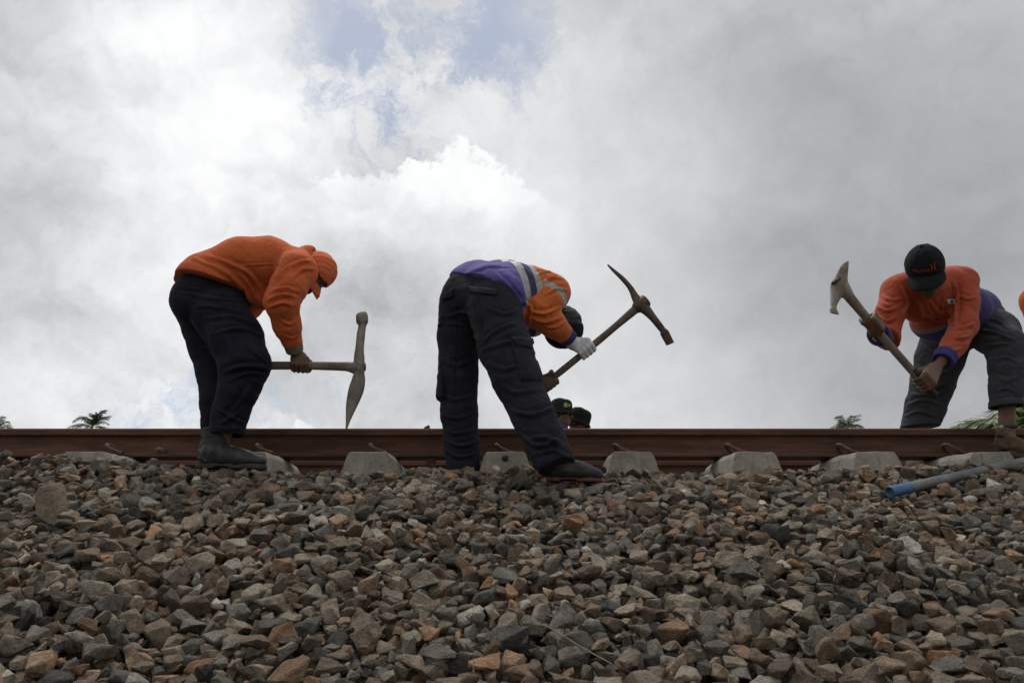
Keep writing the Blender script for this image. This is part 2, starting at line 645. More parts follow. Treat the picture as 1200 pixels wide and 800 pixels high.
gx = np.concatenate([[-30, -20, -12, -8], np.linspace(-5, 5, 101), [8, 12, 20, 30]])
gy = np.linspace(-.1, 7.2, 74)
V = []
for yy in gy:
    for xx in gx:
        inside = abs(xx) < .68 * yy + .7 and yy > 1.15
        low = (.105 if yy < 4.0 else .06) if inside else .012
        low += .018 * float(vnoise(np.array([[xx * 6, yy * 6, .5]]))[0])
        V.append((xx, yy, float(bed_z(xx, yy)) - low))
nx = len(gx)
F = [(j * nx + i, j * nx + i + 1, (j + 1) * nx + i + 1, (j + 1) * nx + i) for j in range(len(gy) - 1) for i in range(nx - 1)]
ballast = tag(mesh_np('ballast_bed', V, F, M['fines'], True), kind='structure')

# ------------------------------------------------------------------ rails
NEAR, FAR, RAIL_Z = 4.235, 5.372, 1.282
half = [(.070, 0), (.070, .010), (.066, .013), (.030, .024), (.015, .034), (.009, .052), (.008, .080), (.009, .104), (.014, .114), (.033, .120),
        (.0352, .124), (.0350, .146), (.032, .153), (.024, .1575), (.010, .159)]
prof = [(y, z) for y, z in half] + [(-y, z) for y, z in half[::-1]]


def rail(Y, label):
    bm = bmesh.new()
    xs = np.concatenate([[-30, -15, -8], np.linspace(-4, 4, 33), [8, 15, 30]])
    rows = [[bm.verts.new((float(x), y, z)) for y, z in prof] for x in xs]
    n = len(prof)
    for a, b in zip(rows, rows[1:]):
        for j in range(n):
            bm.faces.new((a[j], a[(j + 1) % n], b[(j + 1) % n], b[j]))
    bm.faces.new(rows[0])
    bm.faces.new(rows[-1][::-1])
    bmesh.ops.recalc_face_normals(bm, faces=bm.faces)
    o = bm_obj('rail', bm, M['rust'])
    o.location = (0, Y, RAIL_Z + (.012 if Y == FAR else 0))
    return tag(o, label, 'rail', 'rails of the track')


near_rail = rail(NEAR, 'rusty brown steel rail across the whole view that the right worker straddles')
rail(FAR, 'far rusty rail seen low through the gap beneath the front rail')

# ------------------------------------------------------------------ sleepers
SL_Y0, SL_Y1 = 3.82, 5.787


def sleeper_mesh(x0, seed):
    r = random.Random(seed)
    stations = [(SL_Y0, 1.0, 1.255), (SL_Y0 + .10, 1.0, 1.258), (4.06, 1.0, 1.270), (4.42, 1.0, 1.270), (4.58, .93, 1.235), (4.80, .9, 1.23),
                (5.02, .93, 1.235), (5.19, 1.0, 1.270), (5.55, 1.0, 1.270), (SL_Y1 - .1, 1.0, 1.258), (SL_Y1, 1.0, 1.255)]
    bm = bmesh.new()
    rows = []
    for i, (y, k, zt) in enumerate(stations):
        e = .012 if i in (0, len(stations) - 1) else 0
        tw, bw, zb = .092 * k, .150 * k, 1.05
        yb = y - .02 if i == 0 else (y + .02 if i == len(stations) - 1 else y)
        c = .013
        pts = [(-bw, yb, zb), (bw, yb, zb), (tw + c, y, zt - .03 - e * .3), (tw - c * .2, y, zt - .004 - e * .25), (-(tw - c * .2), y, zt - .004 - e * .25), (-(tw + c), y, zt - .03 - e * .3)]
        rows.append([bm.verts.new((x0 + x, yy, z)) for x, yy, z in pts])
    for a, b in zip(rows, rows[1:]):
        for j in range(6):
            bm.faces.new((a[j], a[(j + 1) % 6], b[(j + 1) % 6], b[j]))
    bm.faces.new(rows[0])
    bm.faces.new(rows[-1][::-1])
    bmesh.ops.recalc_face_normals(bm, faces=bm.faces)
    bmesh.ops.bevel(bm, geom=[e for e in bm.edges if e.calc_face_angle(0) > .5], offset=.006, segments=2, affect='EDGES', profile=.6)
    bmesh.ops.triangulate(bm, faces=[f for f in bm.faces if len(f.verts) > 4])
    # chipped arrises and an uneven cast face
    bmesh.ops.subdivide_edges(bm, edges=[e for e in bm.edges if e.calc_length() > .05 and (e.verts[0].co.y + e.verts[1].co.y) / 2 < 4.1], cuts=3, use_grid_fill=True)
    co = np.array([v.co for v in bm.verts])
    n = vnoise(co * 30 + seed * 7.3) * .0022 + vnoise(co * 9 + seed) * .003
    for v, d in zip(bm.verts, n):
        if v.co.y < 4.12 and v.co.z > 1.06:
            v.co += Vector((.5 * d, -d, d * .8))
    return bm


def clip_shape(name, x0, yedge, side, parent, r):
    pts = [(.048, -.050, .020), (.020, -.060, .024), (-.025, -.064, .040), (-.052, -.052, .060), (-.058, -.022, .066), (-.044, .006, .056), (-.018, .016, .036), (.006, .014, .026)]
    q = []
    for x, y, z in pts:
        q.append((x0 + x * .82 * side + r.uniform(-.003, .003), yedge + y * (1 if yedge < NEAR or (yedge > 4.9 and yedge < FAR) else -1), 1.270 + z))
    return tube(name, spline(q, 6), .0105, M['clip'], parent, 9)


def sleeper(px, label, seed, group='concrete sleepers under the track', mark=None):
    x0 = (px - 600) * 3.85 / FPX
    t = thing('concrete_sleeper', label, 'sleeper', (x0, SL_Y0, 1.05), group)
    bm = sleeper_mesh(x0, seed)
    bm_obj('sleeper_body', bm, M['concrete'], t, True)
    t.children[0].data.polygons.foreach_set('use_smooth', [False] * len(t.children[0].data.polygons))
    r = random.Random(seed)
    for rc in (NEAR, FAR):
        bm = bmesh.new()
        bmesh.ops.create_cube(bm, size=1, matrix=Matrix.Translation((x0, rc, 1.2765 + (.006 if rc == FAR else 0))) @ Matrix.Diagonal((.17, .15, .010 if rc == NEAR else .022, 1)))
        bm_obj('rail_pad', bm, M['black'], t)
        for s in (-1, 1):
            ye = rc + s * .074
            bm = bmesh.new()
            bmesh.ops.create_cube(bm, size=1, matrix=Matrix.Translation((x0 + .012, ye + s * .026, 1.283)) @ Matrix.Diagonal((.062, .040, .034, 1)))
            bmesh.ops.bevel(bm, geom=bm.edges, offset=.008, segments=2, affect='EDGES')
            sh = bm_obj('clip_shoulder', bm, M['clip'], t)
            clip_shape('rail_clip', x0, ye, 1 if s < 0 else -1, t, r)
    return t, x0


SL = [(100, 'concrete sleeper end mostly sunk in the stones, leftmost one showing', None),
      (289, "concrete sleeper end behind the toe of the left worker's black boot", None),
      (432, 'concrete sleeper end standing alone below the hanging pickaxe blade', None),
      (592, 'concrete sleeper end with a round dark socket between the legs of the middle worker', 'socket'),
      (741, "concrete sleeper end just past the toe of the middle worker's grey boot", None),
      (884, 'concrete sleeper end with a bare rust clip, first past the two hatted heads', None),
      (1025, "concrete sleeper end near the blue tip of the long metal pipe", None),
      (1160, "concrete sleeper end under the right worker's brown boot and the metal pipe", None)]
sl_x = []
for i, (px, lab, mk) in enumerate(SL):
    t, x0 = sleeper(px, lab, i + 1)
    sl_x.append(x0)
    if mk:
        c = P(592, 536.5, SL_Y0 - .012)
        V, F = sweep([c + np.array([0, .03, 0]), c + np.array([0, .001, 0]), c - np.array([0, .004, 0]), c + np.array([0, -.002, 0]), c + np.array([0, .016, 0])],
                     [ring(.014, .014, 16), ring(.0155, .0155, 16), ring(.013, .013, 16), ring(.0085, .0085, 16), ring(.008, .008, 16)])
        mesh_np('tendon_socket', V, F, M['black'], True, t)
for i, x in enumerate((-2.72, -3.33, -3.94, 2.93, 3.55, 4.16)):
    px = 600 + x * FPX / 3.85
    t, x0 = sleeper(px, 'concrete sleeper end half sunk in stones further along the rails', 20 + i)
    sl_x.append(x0)

# ------------------------------------------------------------------ loose ballast stones: dropped one by one onto a height field
CELL = .007
X0, X1, Y0, Y1 = -3.9, 3.9, 1.15, 6.4
NXc, NYc = int((X1 - X0) / CELL), int((Y1 - Y0) / CELL)
cx = X0 + (np.arange(NXc) + .5) * CELL
cy = Y0 + (np.arange(NYc) + .5) * CELL
GX, GY = np.meshgrid(cx, cy, indexing='ij')
low2 = np.zeros_like(GX)
for sc_, am in ((1.3, .030), (3.7, .018)):
    low2 += am * vnoise(np.stack([GX.ravel() * sc_, GY.ravel() * sc_, np.full(GX.size, 3.1 * sc_)], 1)).reshape(GX.shape)
T = np.interp(GY, [-.2, 3.42, 3.62, 3.82, 4.0, 4.6, 6.4], [-.393, 1.060, 1.125, 1.140, 1.150, 1.135, 1.12]) + low2 * np.interp(GY, [.8, 3.3, 3.6, 6], [1.2, 1.0, .45, .4])
T += np.interp(GX, [-3.5, -2.2, -1.6, -1.3, 1.5, 2.3], [.085, .08, .05, 0, 0, .035]) * np.interp(GY, [2.6, 3.6, 3.9, 4.2], [0, .9, 1, .4])
H = (np.interp(GY, [-.2, 3.62, 3.9, 6.3, 7.2], [-.40, 1.119, 1.13, 1.12, .80]) - np.where(GY < 4.0, .105, .06)).astype(np.float32)
LIM = np.full_like(GX, 9.0)
for x0 in sl_x:
    ww = .105 + (1.255 - 1.13) * .30
    LIM[(abs(GX - x0) < ww) & (GY > SL_Y0 - .018) & (GY < SL_Y1 + .02)] = -9
for yc in (NEAR, FAR):
    LIM[abs(GY - yc) < .075] = np.minimum(LIM[abs(GY - yc) < .075], 1.262)
for a, b, rad, zl in KEEP:                  # boots and the pipe stand on the stones
    a, b = np.asarray(a), np.asarray(b)
    ab = (b - a)[:2]
    tt = np.clip(((GX - a[0]) * ab[0] + (GY - a[1]) * ab[1]) / (ab @ ab), 0, 1)
    dd = np.hypot(GX - a[0] - tt * ab[0], GY - a[1] - tt * ab[1])
    zz = a[2] + tt * (b[2] - a[2]) + zl
    LIM = np.where(dd < rad, np.minimum(LIM, zz), LIM)
IDM = np.full(GX.shape, -1, np.int32)


def stone_proto(i):
    r = np.random.default_rng(100 + i)
    k = r.integers(9, 15)
    p = r.normal(size=(k, 3))
    p /= np.linalg.norm(p, axis=1)[:, None] ** .9
    ax = np.array([r.uniform(1.05, 1.55), 1.0, r.uniform(.55, .98)])
    p = np.sign(p) * abs(p) ** .8 * ax * .5
    bm = bmesh.new()
    for q in p:
        bm.verts.new(q)
    ret = bmesh.ops.convex_hull(bm, input=bm.verts)
    bmesh.ops.delete(bm, geom=list({e for e in ret['geom_interior'] + ret['geom_unused'] if isinstance(e, bmesh.types.BMVert)}), context='VERTS')
    bmesh.ops.dissolve_limit(bm, angle_limit=.28, verts=bm.verts, edges=bm.edges)
    bmesh.ops.recalc_face_normals(bm, faces=bm.faces)
    bm.normal_update()
    pl = np.array([[*f.normal, f.normal.dot(f.verts[0].co)] for f in bm.faces])
    b0 = bm.copy()
    bmesh.ops.triangulate(b0, faces=b0.faces)
    c0 = np.array([v.co for v in b0.verts])
    f0 = np.array([[v.index for v in f.verts] for f in b0.faces])
    b0.free()
    bmesh.ops.bevel(bm, geom=bm.edges, offset=r.uniform(.018, .05), segments=1, affect='EDGES', clamp_overlap=True)
    bmesh.ops.triangulate(bm, faces=bm.faces)
    co = np.array([v.co for v in bm.verts])
    fa = np.array([[v.index for v in f.verts] for f in bm.faces])
    # fine version: broken, slightly uneven faces
    bmesh.ops.subdivide_edges(bm, edges=[e for e in bm.edges if e.calc_length() > .22], cuts=2, use_grid_fill=True)
    bmesh.ops.triangulate(bm, faces=bm.faces)
    bm.normal_update()
    nn = np.array([v.normal for v in bm.verts])
    c2 = np.array([v.co for v in bm.verts])
    d = vnoise(c2 * 4.2 + i * 3.1) * .042 + vnoise(c2 * 11 + i) * .020
    c2 = c2 + nn * d[:, None]
    bm.verts.index_update()
    f2 = np.array([[v.index for v in f.verts] for f in bm.faces])
    bm.free()
    return co, fa, pl, c2, f2, c0, f0


PROTO = [stone_proto(i) for i in range(90)]


def rot_np(a, b, c):
    return np.array(Matrix.Rotation(a, 3, 'Z') @ Matrix.Rotation(b, 3, 'X') @ Matrix.Rotation(c, 3, 'Z'))


stones = []      # proto, rotation, scale, position


def shadow(k, R, s):
    co, fa, pl = PROTO[k][:3]
    v = co @ R.T * s
    lo, hi = v.min(0), v.max(0)
    nxh, nyh = int(max(-lo[0], hi[0]) / CELL) + 1, int(max(-lo[1], hi[1]) / CELL) + 1
    u, w_ = np.meshgrid(np.arange(-nxh, nxh + 1) * CELL, np.arange(-nyh, nyh + 1) * CELL, indexing='ij')
    n = pl[:, :3] @ R.T
    d = pl[:, 3] * s
    up, dn = n[:, 2] > .03, n[:, 2] < -.03
    sd_ = abs(n[:, 2]) <= .03
    top = np.min([(d[i] - n[i, 0] * u - n[i, 1] * w_) / n[i, 2] for i in np.where(up)[0]], axis=0)
    bot = np.max([(d[i] - n[i, 0] * u - n[i, 1] * w_) / n[i, 2] for i in np.where(dn)[0]], axis=0)
    ok = top > bot
    for i in np.where(sd_)[0]:
        ok &= (d[i] - n[i, 0] * u - n[i, 1] * w_) > 0
    return nxh, nyh, top, bot, ok


def drop(k, R, s, cands, tol, sink=.10):
    nxh, nyh, top, bot, ok = shadow(k, R, s)
    if not ok.any():
        return False
    best = None
    botm = np.where(ok, bot, 1e3)
    for ci, cj in cands:
        if ci - nxh < 0 or cj - nyh < 0 or ci + nxh >= NXc or cj + nyh >= NYc:
            continue
        sl_ = (slice(ci - nxh, ci + nxh + 1), slice(cj - nyh, cj + nyh + 1))
        z = float((H[sl_] - botm).max()) - sink * s * .25
        if (z + top > LIM[sl_])[ok].any():
            continue
        over = z + float(top[ok].max()) - T[ci, cj]
        if best is None or over < best[0]:
            best = (over, z, sl_, ci, cj)
    if best is None or best[0] > tol:
        return False
    _, z, sl_, ci, cj = best
    hh = H[sl_]
    new = np.where(ok, z + top, -1e3)
    m = new > hh
    hh[m] = new[m]
    IDM[sl_][m] = len(stones)
    stones.append((k, R, s, np.array([cx[ci], cy[cj], z])))
    return True


def slope_tilt(y):
    return Matrix.Rotation(math.atan(.40) if y < 3.5 else 0.0, 3, 'X')


slopeR = [np.array(slope_tilt(1)), np.array(slope_tilt(5))]
# a few stones one can name, put down first where they lie (each a thing of its own)
fails = 0
N_TRY = 21000
rr = np.random.default_rng(11)
for a in range(N_TRY):
    y = rr.uniform(1.22, 4.12)
    while rr.random() * 3.1 > .66 * y + .42:
        y = rr.uniform(1.22, 4.12)
    if a % 12 == 0:
        y = rr.uniform(4.1, 6.3)
    hw = min(.66 * y + .42, 3.7)
    x = rr.uniform(-hw, hw)
    u_ = rr.random()
    s = float(np.clip(np.exp(rr.normal(math.log(.050), .27)), .022, .095))
    if a > N_TRY * .85:
        s *= .70
    R = slopeR[0 if y < 3.5 else 1] @ rot_np(rr.uniform(0, 6.28), rr.normal(0, .75), rr.uniform(0, 6.28))
    ci, cj = int((x - X0) / CELL), int((y - Y0) / CELL)
    cands = [(ci, cj)] + [(ci + int(rr.integers(-7, 8)), cj + int(rr.integers(-7, 8))) for _ in range(4)]
    drop(int(rr.integers(len(PROTO))), R, s, cands, float(rr.exponential(.012)) if s < .06 else .028)

# which stones show, and how large
vis = np.bincount(IDM[IDM >= 0].ravel(), minlength=len(stones)).astype(float)
pos = np.array([s_[3] for s_ in stones])
pxs, pys, dep = project(pos)
infr = (pxs > -15) & (pxs < 1215) & (pys < 815) & (pos[:, 1] < 4.05)
score = np.where(infr, vis * (FPX / dep) ** 2, 0)
order = np.argsort(-score)
single = set(order[:292].tolist())
deep = (vis == 0) & np.array([pos[i, 2] + .02 < H[int((pos[i, 0] - X0) / CELL), int((pos[i, 1] - Y0) / CELL)] - .085 for i in range(len(stones))])
tints = rr.random(len(stones))
tones = rr.random(len(stones))


FINE = np.sort(score)[::-1][2200]


def stone_data(i, fine):
    k, R, s, p = stones[i]
    co, fa = (PROTO[k][5:7], PROTO[k][:2], PROTO[k][3:5])[fine]
    return co @ R.T * s, fa


def tint_attr(me, a, b):
    for nm, val in (('tint', a), ('tone', b)):
        at = me.attributes.new(nm, 'FLOAT', 'POINT')
        at.data.foreach_set('value', np.asarray(val, np.float32))


def fast_mesh(name, v, f, mat):
    me = bpy.data.meshes.new(name)
    me.vertices.add(len(v))
    me.vertices.foreach_set('co', v.astype(np.float32).ravel())
    me.loops.add(f.size)
    me.loops.foreach_set('vertex_index', f.astype(np.int32).ravel())
    me.polygons.add(len(f))
    me.polygons.foreach_set('loop_start', np.arange(0, f.size, f.shape[1], dtype=np.int32))
    me.polygons.foreach_set('loop_total', np.full(len(f), f.shape[1], np.int32))
    me.update(calc_edges=True)
    me.polygons.foreach_set('use_smooth', [False] * len(f))
    me.materials.append(mat)
    return me


for i in sorted(single):
    v, f = stone_data(i, 2)
    me = fast_mesh('stone', v + stones[i][3], f, M['stone'])
    tint_attr(me, np.full(len(v), tints[i]), np.full(len(v), tones[i]))
    o = link('stone', me, ballast)
VV, FF, TA, TB, off = [], [], [], [], 0
for i in range(len(stones)):
    if i in single or deep[i]:
        continue
    v, f = stone_data(i, 2 if score[i] > FINE else 1 if score[i] > 90 else 0)
    VV.append(v + stones[i][3])
    FF.append(f + off)
    TA.append(np.full(len(v), tints[i]))
    TB.append(np.full(len(v), tones[i]))
    off += len(v)
me = fast_mesh('loose_stones', np.concatenate(VV), np.concatenate(FF), M['stone'])
tint_attr(me, np.concatenate(TA), np.concatenate(TB))
tag(link('loose_stones', me, ballast), kind='stuff')


def named_stone(label, px, py, Y, size, seed, tint, tone=.5, rot=(0, 0, 0), stretch=(1, 1, 1), name='loose_stone'):
    k = seed % len(PROTO)
    co, fa = PROTO[k][3], PROTO[k][4]
    R = np.array(Matrix.Rotation(rot[2], 3, 'Z') @ Matrix.Rotation(rot[1], 3, 'Y') @ Matrix.Rotation(rot[0], 3, 'X'))
    v = (co * np.array(stretch)) @ R.T * size
    c = P(px, py, Y)
    me = fast_mesh(name, v, fa, M['stone'])
    tint_attr(me, np.full(len(v), tint), np.full(len(v), tone))
    o = link(name, me)
    o.location = c
    return tag(o, label, 'stone'), v


def rest(o_v, z):
    """stand the stone on height z"""
    o, v = o_v
    o.location.z = z - v[:, 2].min() - .002
    return o


def surf(x, y):
    return float(H[int((x - X0) / CELL), int((y - Y0) / CELL)])


def on_stones(px, py):
    """where the line of sight through this photo position meets the stones"""
    for Y in np.arange(1.3, 4.1, .01):
        p = P(px, py, Y)
        if X0 < p[0] < X1 and p[2] < surf(p[0], p[1]) + .004:
            return p
    return P(px, py, 2.0)


rest(named_stone('small grey stone resting on top of the front rail head', 500, 496, NEAR, .040, 5, .3, .6), RAIL_Z + .159)
rest(named_stone("tan stone lying on the foot of the rail, left of the left worker's boot", 187, 530, NEAR - .045, .055, 9, .68, .9), RAIL_Z + .018)
# the slab that stands on edge
Ysl = on_stones(54, 604)[1] - .03
bm = bmesh.new()
front = [bm.verts.new(P(x, y, Ysl + .035 * (600 - y) / 35)) for x, y in ((40, 603), (39, 578), (47, 570), (60, 566), (65, 578), (67, 600), (62, 616), (53, 614))]
bm.faces.new(front)
ex = bmesh.ops.extrude_face_region(bm, geom=bm.faces[:])
bmesh.ops.translate(bm, verts=[g for g in ex['geom'] if isinstance(g, bmesh.types.BMVert)], vec=(.012, .055, .012))
bmesh.ops.recalc_face_normals(bm, faces=bm.faces)
bmesh.ops.bevel(bm, geom=bm.edges, offset=.006, segments=1, affect='EDGES')
bmesh.ops.triangulate(bm, faces=bm.faces)
bmesh.ops.subdivide_edges(bm, edges=[e for e in bm.edges if e.calc_length() > .02], cuts=2, use_grid_fill=True)
bmesh.ops.triangulate(bm, faces=bm.faces)
bm.normal_update()
co_ = np.array([q.co for q in bm.verts])
for q, d_ in zip(bm.verts, vnoise(co_ * 30) * .0035 + vnoise(co_ * 75) * .0016):
    q.co += q.normal * float(d_)
slab = bm_obj('loose_stone', bm, M['stone'], None, False, origin=P(54, 592, Ysl))
tint_attr(slab.data, np.full(len(slab.data.vertices), .60), np.full(len(slab.data.vertices), .55))
tag(slab, 'large brown slab standing upright in the stones at the left', 'stone')
o, v = named_stone('large pale grey angular stone below the concrete sleepers', 941, 627, on_stones(941, 627)[1] - .02, .085, 22, .10, 1.0, (.4, .1, .9))
o.location.z = surf(o.location.x, o.location.y) + .012
o, v = named_stone('bright orange stone among the grey ones at the left', 127, 634, on_stones(127, 634)[1] - .02, .085, 31, .93, .8, (.3, .1, .2), (1.15, 1, .7))
o.location.z = surf(o.location.x, o.location.y) + .010
o, v = named_stone('blue grey angular stone in front of the rightmost bare sleepers', 923, 568, on_stones(923, 568)[1] - .02, .085, 40, .05, 1.0, (.5, .1, .4))
o.location.z = surf(o.location.x, o.location.y) + .012

# dry straws
for q, lab in (([(636, 731), (655, 741), (680, 757), (718, 778)], 'long dry straw lying across the stones near the bottom'),
               ([(556, 790), (555, 783), (556, 773)], 'short dry straw sticking up between the stones near the bottom')):
    Y = min(on_stones(*z)[1] for z in q) - .01
    tag(tube('straw', spline([P(a, b, Y - .004 * k) for k, (a, b) in enumerate(q)], 6), .0014, M['straw'], None, 6), lab, 'straw')
# ------------------------------------------------------------------ implicit modelling of bodies and clothes
import openvdb


class Sculpt:
    """smooth union of tapered limbs, ellipsoids and boxes, meshed as one continuous skin"""
    def __init__(s, voxel):
        s.v = voxel
        s.ops = []

    def add(s, fn, lo, hi, op='u', k=.0):
        s.ops.append((fn, np.asarray(lo, float), np.asarray(hi, float), op, k))
        return s

    def limb(s, a, b, ra, rb, k=.02, op='u', flat=None, fs=1.0):
        """tapered capsule; flat = direction along which it is scaled by fs"""
        a, b = np.asarray(a, np.float32), np.asarray(b, np.float32)
        ab = b - a
        L2 = float(ab @ ab) + 1e-12
        fl = None
        if flat is not None:
            fl = np.asarray(flat, float) - ab * (np.asarray(flat, float) @ ab) / L2
            fl = (fl / np.linalg.norm(fl)).astype(np.float32)

        def fn(X, Y, Z):
            px, py, pz = X - a[0], Y - a[1], Z - a[2]
            h = np.clip((px * ab[0] + py * ab[1] + pz * ab[2]) / L2, 0, 1)
            px = px - h * ab[0]
            py = py - h * ab[1]
            pz = pz - h * ab[2]
            r2 = px * px + py * py + pz * pz
            if fl is not None:
                c = px * fl[0] + py * fl[1] + pz * fl[2]
                r2 = r2 + c * c * (1 / fs ** 2 - 1)
            return np.sqrt(np.maximum(r2, 0)) - (ra + (rb - ra) * h)
        R = max(ra, rb) * max(1, fs if flat is not None else 1)
        return s.add(fn, np.minimum(a, b) - R, np.maximum(a, b) + R, op, k)

    def chain(s, pts, k=.02, op='u', **kw):
        """pts: (point, radius) along a limb"""
        for (a, ra), (b, rb) in zip(pts, pts[1:]):
            s.limb(a, b, ra, rb, k, op, **kw)
        return s

    def ell(s, c, r, Rm=None, k=.02, op='u'):
        c = np.asarray(c, np.float32)
        r = np.asarray(r, np.float32)
        Rm = np.eye(3, dtype=np.float32) if Rm is None else np.asarray(Rm, np.float32)   # rows: local axes

        def fn(X, Y, Z):
            p = [X - c[0], Y - c[1], Z - c[2]]
            q = [(p[0] * Rm[i, 0] + p[1] * Rm[i, 1] + p[2] * Rm[i, 2]) for i in range(3)]
            k0 = np.sqrt(sum((q[i] / r[i]) ** 2 for i in range(3)))
            k1 = np.sqrt(sum((q[i] / r[i] ** 2) ** 2 for i in range(3))) + 1e-6
            return k0 * (k0 - 1) / k1
        R = float(r.max())
        return s.add(fn, c - R, c + R, op, k)

    def box(s, c, h, Rm=None, rd=.005, k=.0, op='u'):
        c = np.asarray(c, np.float32)
        h = np.asarray(h, np.float32)
        Rm = np.eye(3, dtype=np.float32) if Rm is None else np.asarray(Rm, np.float32)

        def fn(X, Y, Z):
            p = [X - c[0], Y - c[1], Z - c[2]]
            q = [abs(p[0] * Rm[i, 0] + p[1] * Rm[i, 1] + p[2] * Rm[i, 2]) - (h[i] - rd) for i in range(3)]
            o = np.sqrt(sum(np.maximum(x, 0) ** 2 for x in q))
            return o + np.minimum(np.maximum(np.maximum(q[0], q[1]), q[2]), 0) - rd
        R = float(np.linalg.norm(h))
        return s.add(fn, c - R, c + R, op, k)

    def cut(s, p, n, k=.0):
        """remove everything on the side the normal points to"""
        p = np.asarray(p, np.float32)
        n = np.asarray(n, np.float32)
        n = n / np.linalg.norm(n)
        big = np.array([9., 9, 9])
        return s.add(lambda X, Y, Z: -((X - p[0]) * n[0] + (Y - p[1]) * n[1] + (Z - p[2]) * n[2]), -big, big, 's', k)

    def mesh(s, adapt=0.0):
        v = s.v
        cap = 4 * v
        B = 16
        un = [o for o in s.ops if o[3] == 'u']
        lo = np.min([o[1] for o in un], 0) - 6 * v
        hi = np.max([o[2] for o in un], 0) + 6 * v
        base = np.floor(lo / v).astype(int)
        n = np.ceil((hi - lo) / v / B).astype(int)
        g = openvdb.FloatGrid(background=float(cap))
        g.transform = openvdb.createLinearTransform(voxelSize=float(v))
        ar = np.arange(B)
        # which primitives matter in which block: their distance at the block centres
        I = np.stack(np.meshgrid(*[np.arange(q) for q in n], indexing='ij'), -1).reshape(-1, 3)
        org = base + I * B
        ctr = ((org + (B - 1) / 2) * v).astype(np.float32)
        half = B * v * .5 * 1.733
        DC = np.stack([fn(ctr[:, 0], ctr[:, 1], ctr[:, 2]) for fn, *_ in s.ops], 1)
        isu = np.array([q[3] == 'u' for q in s.ops])
        ks = np.array([q[4] for q in s.ops])
        near = DC < (half + cap + ks) * 1.15
        inside = (DC[:, isu] < -(half + cap) * 1.05).any(1)
        for bi in np.where((near & isu).any(1))[0]:
            use = [s.ops[q] for q in np.where(near[bi])[0]]
            o = org[bi]
            ijk = tuple(int(x) for x in o)
            if inside[bi] and not any(q[3] == 's' for q in use):
                g.fill(ijk, tuple(int(x) + B - 1 for x in o), -float(cap), True)
                continue
            X = ((o[0] + ar) * v).astype(np.float32)[:, None, None]
            Y = ((o[1] + ar) * v).astype(np.float32)[None, :, None]
            Z = ((o[2] + ar) * v).astype(np.float32)[None, None, :]
            D = np.full((B, B, B), .3, np.float32)
            for fn, l_, h_, op, k in use:
                d = fn(X, Y, Z)
                if op == 'u':
                    if k > 0:
                        h = np.maximum(k - abs(D - d), 0)
                        D = np.minimum(D, d) - h * h * np.float32(.25 / k)
                    else:
                        D = np.minimum(D, d)
                else:
                    if k > 0:
                        h = np.maximum(k - abs(D + d), 0)
                        D = np.maximum(D, -d) + h * h * np.float32(.25 / k)
                    else:
                        D = np.maximum(D, -d)
            if D.min() < cap:
                g.copyFromArray(np.clip(D, -cap, cap).astype(np.float32), ijk=ijk)
        return g.convertToPolygons(isovalue=0.0, adaptivity=adapt)


def wrinkle(co, nrm, zones):
    """cloth folds: noise drawn out across a direction. zones: centre, along, reach, height, folds per metre"""
    d = np.zeros(len(co))
    for j, (c, ax, R, amp, fr) in enumerate(zones):
        x, y, a = frame(ax)
        q = co @ np.stack([a * fr, x * fr * .22, y * fr * .22], 1)
        wob = vnoise(co * 7 + j * 5.1)[:, None] * np.array([[1.0, .3, .3]])
        n = vnoise(q + wob + j * 11.7)
        n = (1 - abs(n)) ** 3.2 - .34 + .22 * vnoise(q * 2.3 + 3.7)
        w_ = np.ones(len(co)) if c is None else np.exp(-((co - np.asarray(c)) ** 2).sum(1) / R ** 2)
        d += amp * n * w_
    return d


import time
_t = [0.0]


